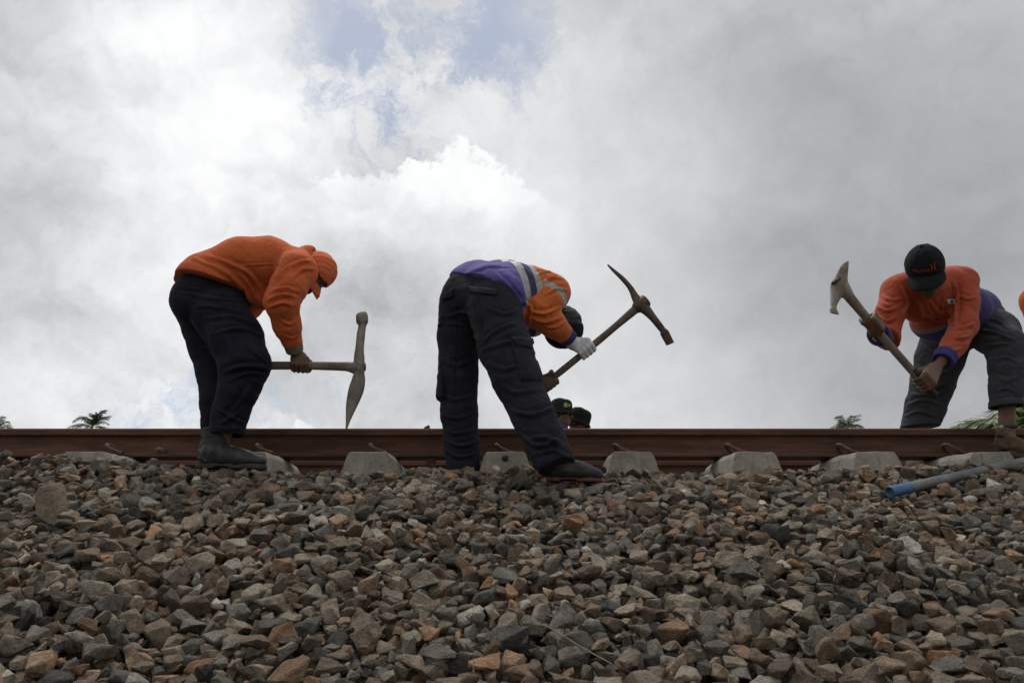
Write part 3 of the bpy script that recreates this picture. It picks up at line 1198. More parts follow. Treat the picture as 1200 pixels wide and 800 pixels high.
def skin(name, sc, mat, parent=None, zones=None, adapt=0.0, smooth=1, folds=None):
    t0_ = time.time()
    pts, tri, quad = sc.mesh(adapt)
    _t[0] += time.time() - t0_
    me = bpy.data.meshes.new(name)
    tri = np.asarray(tri).reshape(-1, 3)[:, ::-1]
    quad = np.asarray(quad).reshape(-1, 4)[:, ::-1]
    me.vertices.add(len(pts))
    me.vertices.foreach_set('co', np.asarray(pts, np.float32).ravel())
    li = np.concatenate([tri.ravel(), quad.ravel()]).astype(np.int32)
    tot = np.concatenate([np.full(len(tri), 3), np.full(len(quad), 4)]).astype(np.int32)
    me.loops.add(len(li))
    me.loops.foreach_set('vertex_index', li)
    me.polygons.add(len(tot))
    me.polygons.foreach_set('loop_start', np.concatenate([[0], np.cumsum(tot)[:-1]]).astype(np.int32))
    me.polygons.foreach_set('loop_total', tot)
    me.update(calc_edges=True)
    nv = len(me.vertices)
    co = np.empty(nv * 3, np.float32)
    me.vertices.foreach_get('co', co)
    co = co.reshape(-1, 3)
    if smooth:
        e = np.empty(len(me.edges) * 2, np.int32)
        me.edges.foreach_get('vertices', e)
        e = e.reshape(-1, 2)
        cnt = np.bincount(e.ravel(), minlength=nv)[:, None] + 1e-9
        for _ in range(smooth):
            acc = np.zeros((nv, 3))
            for ax in range(3):
                acc[:, ax] = np.bincount(e[:, 0], co[e[:, 1], ax], nv) + np.bincount(e[:, 1], co[e[:, 0], ax], nv)
            co = (.45 * co + .55 * acc / cnt).astype(np.float32)
    me.vertices.foreach_set('co', co.ravel())
    me.update()
    if zones:
        if sc.v >= .005:        # fine crumpling of worn cloth
            zones = zones + [(None, (.5, .2, .8), 0, .0016, 34), (None, (-.6, .3, .6), 0, .0013, 46)]
        nr = np.empty(nv * 3, np.float32)
        me.vertices.foreach_get('normal', nr)
        nr = nr.reshape(-1, 3)
        co = co + nr * wrinkle(co, nr, zones)[:, None]
        me.vertices.foreach_set('co', co.astype(np.float32).ravel())
        me.update()
    if folds:
        bvh = BVHTree.FromPolygons([v.co for v in me.vertices], [tuple(p.vertices) for p in me.polygons])
        me.update()
        nr = np.empty(nv * 3, np.float32)
        me.vertices.foreach_get('normal', nr)
        nr = nr.reshape(-1, 3)
        d = np.zeros(nv)
        for line, amp, wd in folds:
            amp, wd = amp * 1.2, wd * .88
            q = spline(np.asarray(line, float), 5) if len(line) > 2 else np.asarray(line, float)
            hit = [bvh.ray_cast(Vector(EYE), Vector(ray(*u)).normalized())[0] for u in q]
            hit = np.array([np.array(h) for h in hit if h is not None])
            if len(hit) < 2:
                continue
            best = np.full(nv, 9.0)
            fade = np.zeros(nv)
            lo, hi = hit.min(0) - 6 * wd, hit.max(0) + 6 * wd
            sel = np.where(((co > lo) & (co < hi)).all(1))[0]
            c = co[sel] + vnoise(co[sel] * 25)[:, None] * wd * .5
            bd = np.full(len(sel), 9.0)
            bt = np.zeros(len(sel))
            for k_, (a, b) in enumerate(zip(hit, hit[1:])):
                ab = b - a
                t_ = np.clip(((c - a) @ ab) / (ab @ ab + 1e-9), 0, 1)
                dd = np.linalg.norm(c - a - t_[:, None] * ab, axis=1)
                m = dd < bd
                bd[m] = dd[m]
                bt[m] = (k_ + t_[m]) / (len(hit) - 1)
            w_ = np.sin(math.pi * np.clip(bt, .04, .96)) ** .7
            d[sel] += amp * w_ * (-1.0 * np.exp(-(bd / wd) ** 2) + .75 * np.exp(-((bd - 1.9 * wd) / (1.1 * wd)) ** 2))
        co = co + nr * d[:, None]
        me.vertices.foreach_set('co', co.astype(np.float32).ravel())
        me.update()
    # make sure the skin faces outwards
    vol = 0.0
    mid = Vector(co.mean(0))
    for p in list(me.polygons)[::max(1, len(me.polygons) // 4000)]:
        vol += p.normal.dot(p.center - mid)
    if vol < 0:
        me.flip_normals()
    me.polygons.foreach_set('use_smooth', [True] * len(me.polygons))
    me.materials.append(mat)
    me.update()
    return link(name, me, parent)


def vset(o, name, val):
    at = o.data.attributes.new(name, 'FLOAT', 'POINT')
    at.data.foreach_set('value', np.asarray(val, np.float32))


def coords(o):
    c = np.empty(len(o.data.vertices) * 3, np.float32)
    o.data.vertices.foreach_get('co', c)
    return c.reshape(-1, 3)


def patch(name, on, quad, mat, parent, nu=8, nv=6, lift=.003, thick=.003, disc=False):
    """a thin piece of cloth laid on the surface of 'on', its corners given as seen in the photo (wound round)"""
    bvh = BVHTree.FromPolygons([v.co for v in on.data.vertices], [tuple(p.vertices) for p in on.data.polygons])
    q = np.asarray(quad, float)
    grid, nor = [], []
    for j in range(nv + 1):
        for i in range(nu + 1):
            u, v = i / nu, j / nv
            if disc:
                a_, b_ = 2 * u - 1, 2 * v - 1
                u, v = .5 + .5 * a_ * math.sqrt(1 - b_ * b_ / 2), .5 + .5 * b_ * math.sqrt(1 - a_ * a_ / 2)
            p = (q[0] * (1 - u) + q[1] * u) * (1 - v) + (q[3] * (1 - u) + q[2] * u) * v
            d = Vector(ray(*p)).normalized()
            hit, n_, _, _ = bvh.ray_cast(Vector(EYE), d)
            if hit is None:
                loc, n_, _, _ = bvh.find_nearest(Vector(P(p[0], p[1], float(np.mean([v.co.y for v in list(on.data.vertices)[::50]])))))
                hit = loc
            grid.append(np.array(hit))
            nor.append(np.array(n_ if n_.dot(d) < 0 else -n_))
    g = np.array(grid)
    n = np.array(nor)
    # even the lift out so the piece keeps its own smooth form
    for _ in range(2):
        G = n.reshape(nv + 1, nu + 1, 3)
        A = G.copy()
        A[1:] += G[:-1]; A[:-1] += G[1:]; A[:, 1:] += G[:, :-1]; A[:, :-1] += G[:, 1:]
        n = (A / np.linalg.norm(A, axis=2, keepdims=True)).reshape(-1, 3)
    m = (nu + 1) * (nv + 1)
    V = np.concatenate([g + n * (lift + thick), g - n * .004])
    F = []
    for j in range(nv):
        for i in range(nu):
            a, b, c, d = j * (nu + 1) + i, j * (nu + 1) + i + 1, (j + 1) * (nu + 1) + i + 1, (j + 1) * (nu + 1) + i
            F += [(a, b, c, d), (m + d, m + c, m + b, m + a)]
    rim = [i for i in range(nu + 1)] + [(j + 1) * (nu + 1) - 1 for j in range(1, nv + 1)] + [nv * (nu + 1) + i for i in range(nu - 1, -1, -1)] + [j * (nu + 1) for j in range(nv - 1, 0, -1)]
    for a, b in zip(rim, rim[1:] + rim[:1]):
        F.append((b, a, m + a, m + b))
    return mesh_np(name, V, F, mat, True, parent)


def unit(v):
    v = np.asarray(v, float)
    return v / np.linalg.norm(v)


# ------------------------------------------------------------------ anatomy
def head_ops(s, c, f, u, sc=1.0, ears=True, mouth=True):
    """skull, jaw, nose, brow, lips, ears about the head centre c; f looks forward, u points to the crown"""
    f = unit(f)
    u = unit(np.asarray(u) - f * (np.asarray(u) @ f))
    l = np.cross(u, f)
    Rm = np.stack([l, f, u])

    def Q(a, b, d):
        return c + (l * a + f * b + u * d) * sc
    s.ell(Q(0, -.012, .035), np.array([.074, .094, .086]) * sc, Rm, .02)
    s.ell(Q(0, .022, -.045), np.array([.058, .068, .074]) * sc, Rm, .03)
    s.ell(Q(0, .066, -.092), np.array([.026, .022, .020]) * sc, Rm, .025)
    for a in (-1, 1):
        s.ell(Q(.042 * a, .052, -.022), np.array([.024, .026, .024]) * sc, Rm, .02)
        s.limb(Q(.012 * a, .086, .030), Q(.048 * a, .070, .028), .009 * sc, .008 * sc, .014)
        s.ell(Q(.033 * a, .092, .010), np.array([.014, .012, .010]) * sc, Rm, .012, 's')
        s.ell(Q(.033 * a, .077, .010), np.array([.0125, .0125, .0115]) * sc, Rm, .004)
        if ears:
            s.ell(Q(.078 * a, -.012, -.004), np.array([.010, .020, .033]) * sc, Rm, .008)
            s.ell(Q(.086 * a, -.006, .000), np.array([.005, .010, .018]) * sc, Rm, .004, 's')
    s.limb(Q(0, .090, .018), Q(0, .110, -.022), .009 * sc, .012 * sc, .012)
    for a in (-1, 1):
        s.ell(Q(.012 * a, .098, -.026), np.array([.009, .010, .008]) * sc, Rm, .008)
    if mouth:
        s.limb(Q(-.020, .082, -.054), Q(.020, .082, -.054), .008 * sc, .008 * sc, .010)
        s.limb(Q(-.016, .081, -.067), Q(.016, .081, -.067), .008 * sc, .008 * sc, .010)
        s.limb(Q(-.024, .091, -.0605), Q(.024, .091, -.0605), .0022 * sc, .0022 * sc, .003, 's')
    return Q, Rm


def grip_ops(s, C, e_a, e_b, r, wrist, side, sc=1.0, fat=1.0):
    """a fist closed round a bar. C: point on the bar's axis under the palm; e_a: along the bar towards the thumb;
    e_b: from the bar out through the back of the hand; wrist: wrist joint"""
    e_a = unit(e_a)
    wv = np.asarray(wrist) - C
    e_b = unit(np.asarray(e_b) - e_a * (np.asarray(e_b) @ e_a))
    e_c = np.cross(e_a, e_b)
    if e_c @ wv > 0:            # the fingers leave the palm on the side away from the wrist
        e_c = -e_c

    def A(ang, rad, h):
        t = math.radians(ang)
        return C + e_a * h + (e_b * math.cos(t) + e_c * math.sin(t)) * rad
    hs = np.array([.034, .012, -.011, -.032]) * sc
    rs = np.array([.0090, .0094, .0090, .0078]) * sc * fat
    ln = [1.0, 1.06, 1.0, .86]
    for h, q, L in zip(hs, rs, ln):
        R0 = r + q * .92
        s.chain([(A(8, R0 + .010, h * .98), q * 1.12), (A(58, R0 + .009, h * 1.02), q * 1.12)], .012)       # knuckle
        s.chain([(A(58, R0 + .009, h * 1.02), q * 1.12), (A(112, R0 + .004, h), q * 1.0), (A(175 * (1 if L > .9 else .97), R0 + .001, h * .96), q * .95), (A(232 * (.9 + .1 * L), R0, h * .92), q * .84)], .004)
    # palm and back of the hand, wrist
    heel = np.asarray(wrist) * .42 + A(-48, r + .018, -.002) * .58
    for h in hs:
        s.limb(A(8, r + .020 * fat, h), heel + e_a * h * .62, .0125 * sc * fat, .016 * sc * fat, .016)
    s.limb(heel, wrist, .024 * sc * fat, .026 * sc, .02, flat=e_b, fs=.8)
    # thumb: leaves the palm near its base on the index side and closes the other way round
    t0 = heel * .75 + A(-60, r + .016, .030) * .25 + e_a * .016
    s.chain([(t0, .0145 * sc * fat), (A(-72, r + .012, .040), .0125 * sc * fat), (A(-118, r + .010, .046), .0112 * sc * fat), (A(-165, r + .010, .040), .0098 * sc * fat)], .008)


def relaxed_hand_ops(s, wrist, d, n, side=1):
    """a slightly curled open hand: d along the fingers, n out of the back of the hand"""
    d = unit(d)
    n = unit(np.asarray(n) - d * (np.asarray(n) @ d))
    a = np.cross(d, n) * side
    w0 = np.asarray(wrist)
    for h, L, q in ((.030, .072, .0085), (.010, .080, .009), (-.010, .074, .0085), (-.029, .058, .0075)):
        k = w0 + d * .085 + a * h
        s.limb(w0 + d * .01 + a * h * .5, k, .015, .0115, .014)
        s.chain([(k, q * 1.1), (k + d * L * .45 - n * .010, q), (k + d * L * .75 - n * .028, q * .95), (k + d * L * .9 - n * .048, q * .8)], .004)
    s.chain([(w0 + d * .025 + a * .022, .014), (w0 + d * .055 + a * .045 - n * .012, .0115), (w0 + d * .088 + a * .05 - n * .026, .009)], .008)


def make_boot(parent, heel, toe, mat, solemat, knee, shaft=.10, bulk=1.0, open_top=False, zones=None, upv=(0, 0, 1), collar=False, laces=False, sole_h=.021):
    """one boot (> sole). heel, toe: ends of the sole on the ground; knee: where the leg goes"""
    heel, toe = np.asarray(heel, float), np.asarray(toe, float)
    d = unit(toe - heel)
    L = np.linalg.norm(toe - heel)
    u = unit(np.asarray(upv) - d * (np.asarray(upv) @ d))
    l = np.cross(u, d)
    Rm = np.stack([l, d, u])
    k = min(1.0, L / .27)

    def Q(a, b, c):
        return heel + l * a + d * b * L + u * c * k
    s, so = Sculpt(.0045), Sculpt(.0045)
    b = bulk * k
    s.limb(Q(0, .15, .050), Q(0, .42, .056), .038 * b, .041 * b, .02)
    s.limb(Q(0, .42, .054), Q(0, .68, .046), .042 * b, .045 * b, .02)
    s.limb(Q(0, .68, .045), Q(0, .87, .041), .045 * b, .035 * b, .02, flat=u, fs=.80)
    s.limb(Q(0, .28, .075), Q(0, .55, .062), .038 * b, .036 * b, .03)
    kd = unit(np.asarray(knee) - Q(0, .22, .10))
    top = Q(0, .22, .09) + kd * shaft
    s.limb(Q(0, .20, .06), Q(0, .22, .09), .042 * b, .046 * b, .03)
    s.limb(Q(0, .22, .09), top + kd * .03, .046 * b, .052 * b, .03)
    s.cut(top, kd)
    if open_top:
        s.limb(Q(0, .22, .10), top + kd * .05, .040 * b, .044 * b, 0, 's')
    s.cut(Q(0, .5, .018), -u)
    for bb, rr_ in ((.15, .036), (.3, .034), (.5, .036), (.7, .043), (.84, .036)):
        so.ell(Q(0, bb, .012), np.array([rr_ * b, .15 * L, .040]), Rm, .015)
    so.cut(Q(0, .5, sole_h), u)
    so.cut(Q(0, .5, .000), -u)
    so.box(Q(0, .40, .000), np.array([.07, .035, .009]), Rm, .004, .004, 's')
    o = skin('boot', s, mat, parent, (zones or []) + [(None, (0, 0, 1), 0, .002, 26), (Q(0, .42, .07), d, .07, .005, 42), (Q(0, .22, .10), u, .05, .004, 46)])
    skin('sole', so, solemat, o)
    if collar:
        c = Sculpt(.004)
        b0 = Q(0, .22, .085)
        c.limb(b0, top + kd * .03, .050 * b, .056 * b, 0)
        c.limb(Q(0, .30, .085), top + kd * .0 + d * .012, .042 * b, .046 * b, .01)
        c.cut(top + kd * .006, kd)
        c.cut(Q(0, .2, .082), -u - d * .35)
        c.limb(b0, top + kd * .05, .041 * b, .045 * b, 0, 's')
        skin('ankle_collar', c, M['black'], o, [(None, u, 0, .003, 40)])
        h_ = Sculpt(.004)
        h_.chain([(Q(-.030, .13, .078), .010), (Q(0, .045, .082), .011), (Q(.030, .13, .078), .010)], .01)
        h_.chain([(Q(-.041, .20, .030), .006), (Q(-.036, .10, .046), .006), (Q(0, .035, .050), .006), (Q(.036, .10, .046), .006), (Q(.041, .20, .030), .006)], .004)
        skin('heel_counter', h_, mat, o)
    if laces:
        for bb in (.34, .42, .50, .58):
            r_ = .044 * b
            zc = .056 - (bb - .34) * .03
            pts = [Q(math.sin(a) * r_ * .95, bb + .02 * math.cos(2 * a), zc + math.cos(a) * (r_ + .006 - (bb - .34) * .02)) for a in np.linspace(-.85, .85, 9)]
            tube('lace', pts, .0035, M['black'], o, 6)
        pts = [Q(math.sin(a) * .05, .20 + .10 * math.cos(a), .10 + kd @ u * .012) for a in np.linspace(0, 6.28, 20)]
        tube('padded_collar', pts, .009, M['black'], o, 8)
    return Q


def cap_ops(s, Q, Rm, sc=1.0, visor=True, drop=-.004):
    c = Q(0, -.010, .036)
    s.ell(c, np.array([.087, .108, .100]) * sc, Rm, 0)
    s.cut(Q(0, 0, drop + .022), -Rm[2] - Rm[1] * .12)
    s.ell(Q(0, -.012, .030), np.array([.078, .099, .090]) * sc, Rm, 0, 's')


def visor_mesh(name, Q, mat, parent, w=.078, reach=.075, z0=.036, dropz=.014):
    """a curved peak with real thickness"""
    V, F = [], []
    nu, nv = 14, 6
    for side in (0, 1):
        for j in range(nv + 1):
            for i in range(nu + 1):
                t = -1 + 2 * i / nu
                v = j / nv
                ang = t * 1.25
                x = math.sin(ang) / math.sin(1.25) * w
                y0 = .094 * math.cos(ang * .9)
                y1 = y0 * .55 + (.094 + reach) * (1 - abs(t) ** 2.6) * .5 + .042 * math.cos(t * 1.2)
                y = y0 + (max(y1, y0) - y0) * v
                z = z0 - .030 * t * t - dropz * v * v - .004 * v
                V.append(Q(x, y, z - side * .0035))
    m = (nu + 1) * (nv + 1)
    for j in range(nv):
        for i in range(nu):
            a, b, c, d = j * (nu + 1) + i, j * (nu + 1) + i + 1, (j + 1) * (nu + 1) + i + 1, (j + 1) * (nu + 1) + i
            F += [(a, b, c, d), (m + d, m + c, m + b, m + a)]
    rim = [i for i in range(nu + 1)] + [(j + 1) * (nu + 1) - 1 for j in range(1, nv + 1)] + [nv * (nu + 1) + i for i in range(nu - 1, -1, -1)] + [j * (nu + 1) for j in range(nv - 1, 0, -1)]
    for a, b in zip(rim, rim[1:] + rim[:1]):
        F.append((b, a, m + a, m + b))
    return mesh_np(name, V, F, mat, True, parent)


def eyes(Q, parent, sc=1.0):
    for a in (-1, 1):
        bm = bmesh.new()
        bmesh.ops.create_uvsphere(bm, u_segments=12, v_segments=8, radius=.0105 * sc)
        bmesh.ops.translate(bm, verts=bm.verts, vec=Vector(Q(.033 * a, .0815, .010)))
        e = bm_obj('eye', bm, M['eyewhite'], parent, True)
        bm = bmesh.new()
        bmesh.ops.create_uvsphere(bm, u_segments=10, v_segments=8, radius=.0055 * sc)
        bmesh.ops.translate(bm, verts=bm.verts, vec=Vector(Q(.033 * a, .0885, .010)))
        bm_obj('iris', bm, M['hair'], e, True)
# ------------------------------------------------------------------ people
def pj(*a):
    return P(*a)


def worker_body(parent, head, torso, arms, legs, hands, skinm, voxel=.0033):
    """the continuous body under the clothes. arms: [shoulder, elbow, wrist]; legs: [hip, knee, ankle]"""
    s = Sculpt(voxel)
    for a, b in zip(torso, torso[1:]):
        s.limb(a[0], b[0], a[1], b[1], .06)
    neck0, c, f, u = head['neck'], head['c'], unit(head['f']), unit(head['u'])
    Q, Rm = head_ops(s, c, f, u)
    s.limb(neck0, Q(0, -.022, -.045), .052, .052, .03)
    for a in arms:
        s.limb(torso[-1][0], a[0], .06, .05, .05)
        s.chain([(a[0], .054), (a[0] * .4 + a[1] * .6, .046), (a[1], .040)], .02)
        s.chain([(a[1], .042), (a[1] * .65 + a[2] * .35, .043), (a[2], .027)], .02)
    for l in legs:
        s.chain([(l[0], .085), (l[1], .054), (l[1] * .7 + l[2] * .3, .053), (l[2], .036)], .03)
        s.limb(l[2], l[3], .036, .034, .02)
    for h in hands:
        h(s)
    body = skin('body', s, skinm, parent, None, adapt=.12)
    return body, Q, Rm


V3 = np.array

# ====== the left worker, bent over side-on with his pickaxe held level
W1 = thing('person', 'worker in plain orange pullover and orange cap, bent side-on, holding a pickaxe level', 'person', P(262, 551, 3.72), 'track workers with pickaxes')
hipN, hipF = P(252, 362, 3.71), P(246, 362, 3.90)
knN, knF = P(289, 432, 3.66), P(257, 432, 3.90)
anN, anF = P(258, 520, 3.70), P(247, 520, 3.88)
ftN, ftF = P(258, 540, 3.70), P(247, 540, 3.88)
shN, shF = P(349, 318, 3.63), P(352, 320, 3.97)
elN, elF = P(330, 353, 3.58), P(310, 344, 4.03)
wrN, wrF = P(345, 409, 3.76), P(276, 384, 3.92)
HY1 = 3.80
h0, h1 = P(288, 428.5, HY1), P(425, 430, HY1)
hdir = unit(h1 - h0)
hand1 = P(352, 428.8, HY1)
torso1 = [(P(250, 350, 3.80), .10), (P(280, 322, 3.80), .10), (P(320, 313, 3.80), .105), (P(345, 313, 3.80), .07)]
head1 = dict(neck=P(351, 313, 3.80), c=P(363.5, 321, 3.80), f=V3([.22, -.22, -.95]), u=V3([.93, -.05, .22]))
body1, Q1, R1 = worker_body(W1, head1, torso1, [(shN, elN, wrN), (shF, elF, wrF)], [(hipN, knN, anN, ftN), (hipF, knF, anF, ftF)],
                            [lambda s: grip_ops(s, hand1, hdir, V3([.25, -.55, .8]), .018, wrN, 1, 1.0, 1.05),
                             lambda s: relaxed_hand_ops(s, wrF, V3([.2, -.2, -1]), V3([.9, 0, .2]), 1)], M['skin'])
# trousers
s = Sculpt(.0055)
lat = V3([0, 1.0, 0])
s.limb(P(235, 346, 3.76), P(270, 346, 3.76), .112, .112, .05)
s.limb(P(235, 346, 3.86), P(270, 346, 3.86), .112, .112, .05)
s.limb(P(230, 352, 3.72), P(232, 352, 3.90), .125, .125, .06)
s.limb(P(247, 335, 3.74), P(247, 335, 3.86), .125, .125, .05)
s.chain([(P(258, 368, 3.70), .135), (P(276, 396, 3.67), .126), (P(287, 428, 3.66), .116), (P(280, 455, 3.67), .094), (P(270.5, 482, 3.69), .082), (P(266, 505, 3.70), .084)], .03)
s.chain([(P(234, 360, 3.86), .122), (P(243, 385, 3.88), .116), (P(249, 408, 3.90), .110), (P(254, 432, 3.90), .100), (P(256, 470, 3.89), .084), (P(253, 498, 3.88), .074)], .03)
s.cut(P(268, 510, 3.70), P(266, 512, 3.70) - P(269, 490, 3.70), 0)
s.limb(P(266, 500, 3.70), P(265, 522, 3.70), .068, .070, 0, 's')
s.cut(P(247, 329, 3.8), P(247, 329, 3.8) - P(250, 345, 3.8), .01)
tro1 = skin('trousers', s, M['navy'], W1, [
    (None, (0, 0, 1), 0, .0025, 16), (P(270, 365, 3.6), (.55, .1, .8), .16, .006, 26), (P(290, 450, 3.6), (.3, 0, .95), .13, .007, 26),
    (P(268, 495, 3.65), (.1, 0, 1), .10, .007, 30)], folds=[
    ([(212, 343), (245, 349), (291, 353)], .006, .010), ([(226, 358), (260, 361), (300, 369)], .007, .010), ([(238, 374), (270, 371), (304, 381)], .007, .011), ([(246, 392), (280, 385), (309, 394)], .007, .010),
    ([(262, 436), (285, 429), (314, 432)], .012, .011), ([(268, 446), (290, 437), (312, 439)], .009, .010), ([(285, 400), (300, 414), (312, 424)], .007, .010), ([(300, 442), (282, 470), (262, 497)], .008, .012),
    ([(292, 468), (276, 486), (252, 498)], .007, .010), ([(254, 478), (276, 492), (290, 497)], .007, .009), ([(221, 352), (236, 385), (247, 420)], .006, .012), ([(253, 372), (268, 405), (275, 430)], .005, .012),
    ([(250, 500), (268, 502), (288, 500)], .004, .006), ([(206, 336), (245, 341), (292, 354)], .005, .006)])
# pullover
s = Sculpt(.0055)
s.limb(P(243, 340, 3.73), P(243, 340, 3.87), .170, .170, .05)
s.limb(P(247, 335, 3.70), P(247, 335, 3.90), .150, .150, .05)
s.chain([(P(250, 332, 3.73), .157), (P(283, 313, 3.72), .142), (P(315, 309, 3.72), .130), (P(343, 312, 3.76), .088)], .05)
s.chain([(P(250, 332, 3.87), .157), (P(283, 313, 3.88), .142), (P(315, 309, 3.88), .130), (P(343, 312, 3.84), .088)], .05)
s.chain([(P(296, 335, 3.74), .075), (P(309, 347, 3.76), .066)], .06)
s.chain([(P(296, 335, 3.86), .075), (P(309, 347, 3.84), .066)], .06)
hemN = unit(np.cross(P(290, 350.5, 3.8) - P(203, 328, 3.8), V3([0, 1, 0])))
hemN = hemN if hemN[2] < 0 else -hemN
s.add(lambda X, Y, Z: np.maximum(-((X - P(247, 339, 3.8)[0]) * hemN[0] + (Z - P(247, 339, 3.8)[2]) * hemN[2]), X - P(297, 345, 3.8)[0]) * .9, [-9, -9, -9], [9, 9, 9], 's', .004)
s.chain([(P(345, 311, 3.72), .090), (P(348, 318, 3.64), .094), (P(338, 337, 3.60), .086), (elN, .080), (P(336, 380, 3.66), .064), (wrN * .96 + elN * .04, .047)], .03)
s.chain([(P(345, 311, 3.88), .090), (shF, .085), (elF, .070), (P(290, 362, 3.98), .06), (wrF, .046)], .03)
s.limb(P(352, 309, 3.80), P(362, 302, 3.80), .068, .066, .03)
s.limb(P(354, 309, 3.80), P(378, 300, 3.80), .050, .050, .02, 's')
s.cut(wrN * .90 + elN * .10, wrN - elN)
shirt1 = skin('pullover', s, M['orange'], W1, [
    (None, (.3, .2, .9), 0, .0022, 14), (elN, unit(elN - shN), .09, .007, 30), (P(285, 330, 3.62), (.75, .1, .6), .12, .006, 24), (P(338, 385, 3.68), unit(wrN - elN), .10, .004, 30)], folds=[
    ([(228, 302), (258, 316), (287, 338)], .007, .011), ([(243, 299), (272, 310), (300, 328)], .008, .011), ([(250, 306), (268, 320), (280, 336)], .006, .010), ([(283, 313), (298, 328), (308, 347)], .009, .011), ([(278, 318), (292, 334), (302, 352)], .008, .010),
    ([(314, 351), (330, 345), (347, 348)], .012, .009), ([(316, 342), (334, 337), (350, 341)], .009, .009), ([(314, 361), (330, 355), (345, 358)], .008, .009), ([(322, 331), (331, 318), (345, 307)], .012, .011), ([(337, 318), (350, 307), (364, 305)], .008, .009), ([(342, 326), (356, 315), (369, 316)], .007, .009),
    ([(281, 311), (305, 310), (330, 309)], .004, .005), ([(326, 372), (338, 380), (346, 376)], .006, .008), ([(330, 392), (341, 396), (350, 393)], .005, .007), ([(210, 318), (235, 326), (262, 334)], .004, .009), ([(205, 325), (247, 333), (288, 347)], .003, .005)])
s = Sculpt(.0045)
s.limb(wrN - unit(wrN - elN) * .040, wrN + unit(wrN - elN) * .016, .048, .042, 0)
s.cut(wrN + unit(wrN - elN) * .014, wrN - elN)
s.cut(wrN - unit(wrN - elN) * .040, elN - wrN)
s.limb(wrN, wrN + unit(wrN - elN) * .05, .034, .034, 0, 's')
skin('cuff', s, M['grey_cuff'], W1, [(None, unit(np.cross(wrN - elN, V3([0, 1, 0]))), 0, .0015, 160)])
# cap that wraps the head
s = Sculpt(.0045)
c_ = Q1(0, -.012, .040)
s.ell(c_, V3([.086, .108, .102]), R1, 0)
s.limb(Q1(0, -.075, -.02), Q1(0, -.085, -.075), .045, .052, .05)
s.cut(Q1(0, .080, .03), R1[1] * .95 - R1[2] * .32)
s.cut(Q1(0, 0, -.085), -R1[2])
s.cut(Q1(0, .052, -.052), R1[1] * .8 - R1[2] * .6)
s.ell(Q1(0, .004, .022), V3([.078, .102, .094]), R1, 0, 's')
s.limb(Q1(0, -.02, -.03), Q1(0, -.03, -.13), .062, .066, 0, 's')
cap1 = skin('cap', s, M['orange_cap'], W1, [(None, R1[1], 0, .005, 34), (Q1(0, -.06, .0), R1[2], .08, .006, 40)])
V, F = [], []
# stiff peak folded close to the brow, and the toggle hanging off the chin cord
visor_mesh('cap_peak', Q1, M['orange_cap'], W1, .080, .026, .040, .020)
s = Sculpt(.003)
kn = P(373, 346, 3.72)
s.ell(kn, V3([.009, .009, .012]), None, 0)
s.chain([(kn, .003), (P(373, 340, 3.74), .0022), (P(372, 333, 3.76), .0022)], .003)
skin('chin_cord', s, M['orange_cap'], W1)
for (hl, to), kn in ((BOOT1, knN), (BOOT1F, knF)):
    make_boot(W1, hl, to, M['boot'], M['sole'], P(258, 440, hl[1]), .092, 1.0, True, collar=True, sole_h=.026)

# ====== pickaxes
def head_loft(name, pts, mat, parent, up, n=6, sq=2.6):
    """forged head: pts rows (point, half width across 'up', half thickness along 'up')"""
    q = spline([[*p, a, b] for p, a, b in pts], n)
    path = q[:, :3]
    V, F = sweep(path, [ring(max(a, .0015), max(b, .0015), 14, sq) for a, b in q[:, 3:]], up)
    return mesh_np(name, V, F, mat, True, parent)


def handle_mesh(name, a, b, prof, mat, parent, bend=0.0, ref=(0, 1, 0), seed=0):
    n = 26
    t = np.linspace(0, 1, n)
    path = [a + (b - a) * k + unit(np.cross(b - a, V3([0, 1, 0]))) * bend * math.sin(math.pi * k) for k in t]
    rx = np.interp(t, [p[0] for p in prof], [p[1] for p in prof]) + vnoise(np.stack([t * 9, t * 0 + seed, t * 0], 1)) * .0012
    V, F = sweep(path, [ring(r, r * .86, 14) for r in rx], ref)
    return mesh_np(name, V, F, mat, True, parent)


k1 = thing('pickaxe', 'pickaxe with dusty grey head hanging point down from the left worker, handle level', 'pickaxe', hand1, 'pickaxes in the hands of the workers')
handle_mesh('handle', h0, P(428, 430, HY1), [(0, .0195), (.3, .0205), (.7, .021), (.88, .0235), (.93, .025), (1, .021)], M['wood'], k1, .004, seed=1)
band = h0 + hdir * .115
V, F = sweep([band + hdir * x for x in (-.016, -.015, .015, .016)], [ring(.0185, .0165, 14), ring(.0195, .0172, 14), ring(.0195, .0172, 14), ring(.0185, .0165, 14)], (0, 1, 0))
mesh_np('tape_band', V, F, M['tape'], True, k1)
Y1p = HY1
head_loft('head', [(P(405.8, 503, Y1p), .004, .004), (P(408, 492, Y1p), .012, .006), (P(412, 475, Y1p), .028, .013), (P(417, 458, Y1p), .038, .018), (P(420, 446, Y1p), .034, .022), (P(421, 436, Y1p), .026, .026), (P(421, 428, Y1p), .027, .030),
                   (P(421, 419, Y1p), .026, .028), (P(421.5, 408, Y1p), .021, .023), (P(423, 392, Y1p), .021, .018), (P(424.5, 382, Y1p), .020, .016), (P(424.5, 377, Y1p), .030, .024), (P(424, 370, Y1p), .030, .026), (P(423, 367, Y1p), .024, .020)],
          M['iron_grey'], k1, (0, 1, 0))
V, F = sweep([P(x, y, Y1p) for x, y in ((404, 430), (409, 430), (414, 430.5), (419, 430.5))], [ring(.020, .018, 14), ring(.024, .022, 14), ring(.031, .030, 14), ring(.033, .033, 14)], (0, 1, 0))
mesh_np('eye_collar', V, F, M['iron_grey'], True, k1)
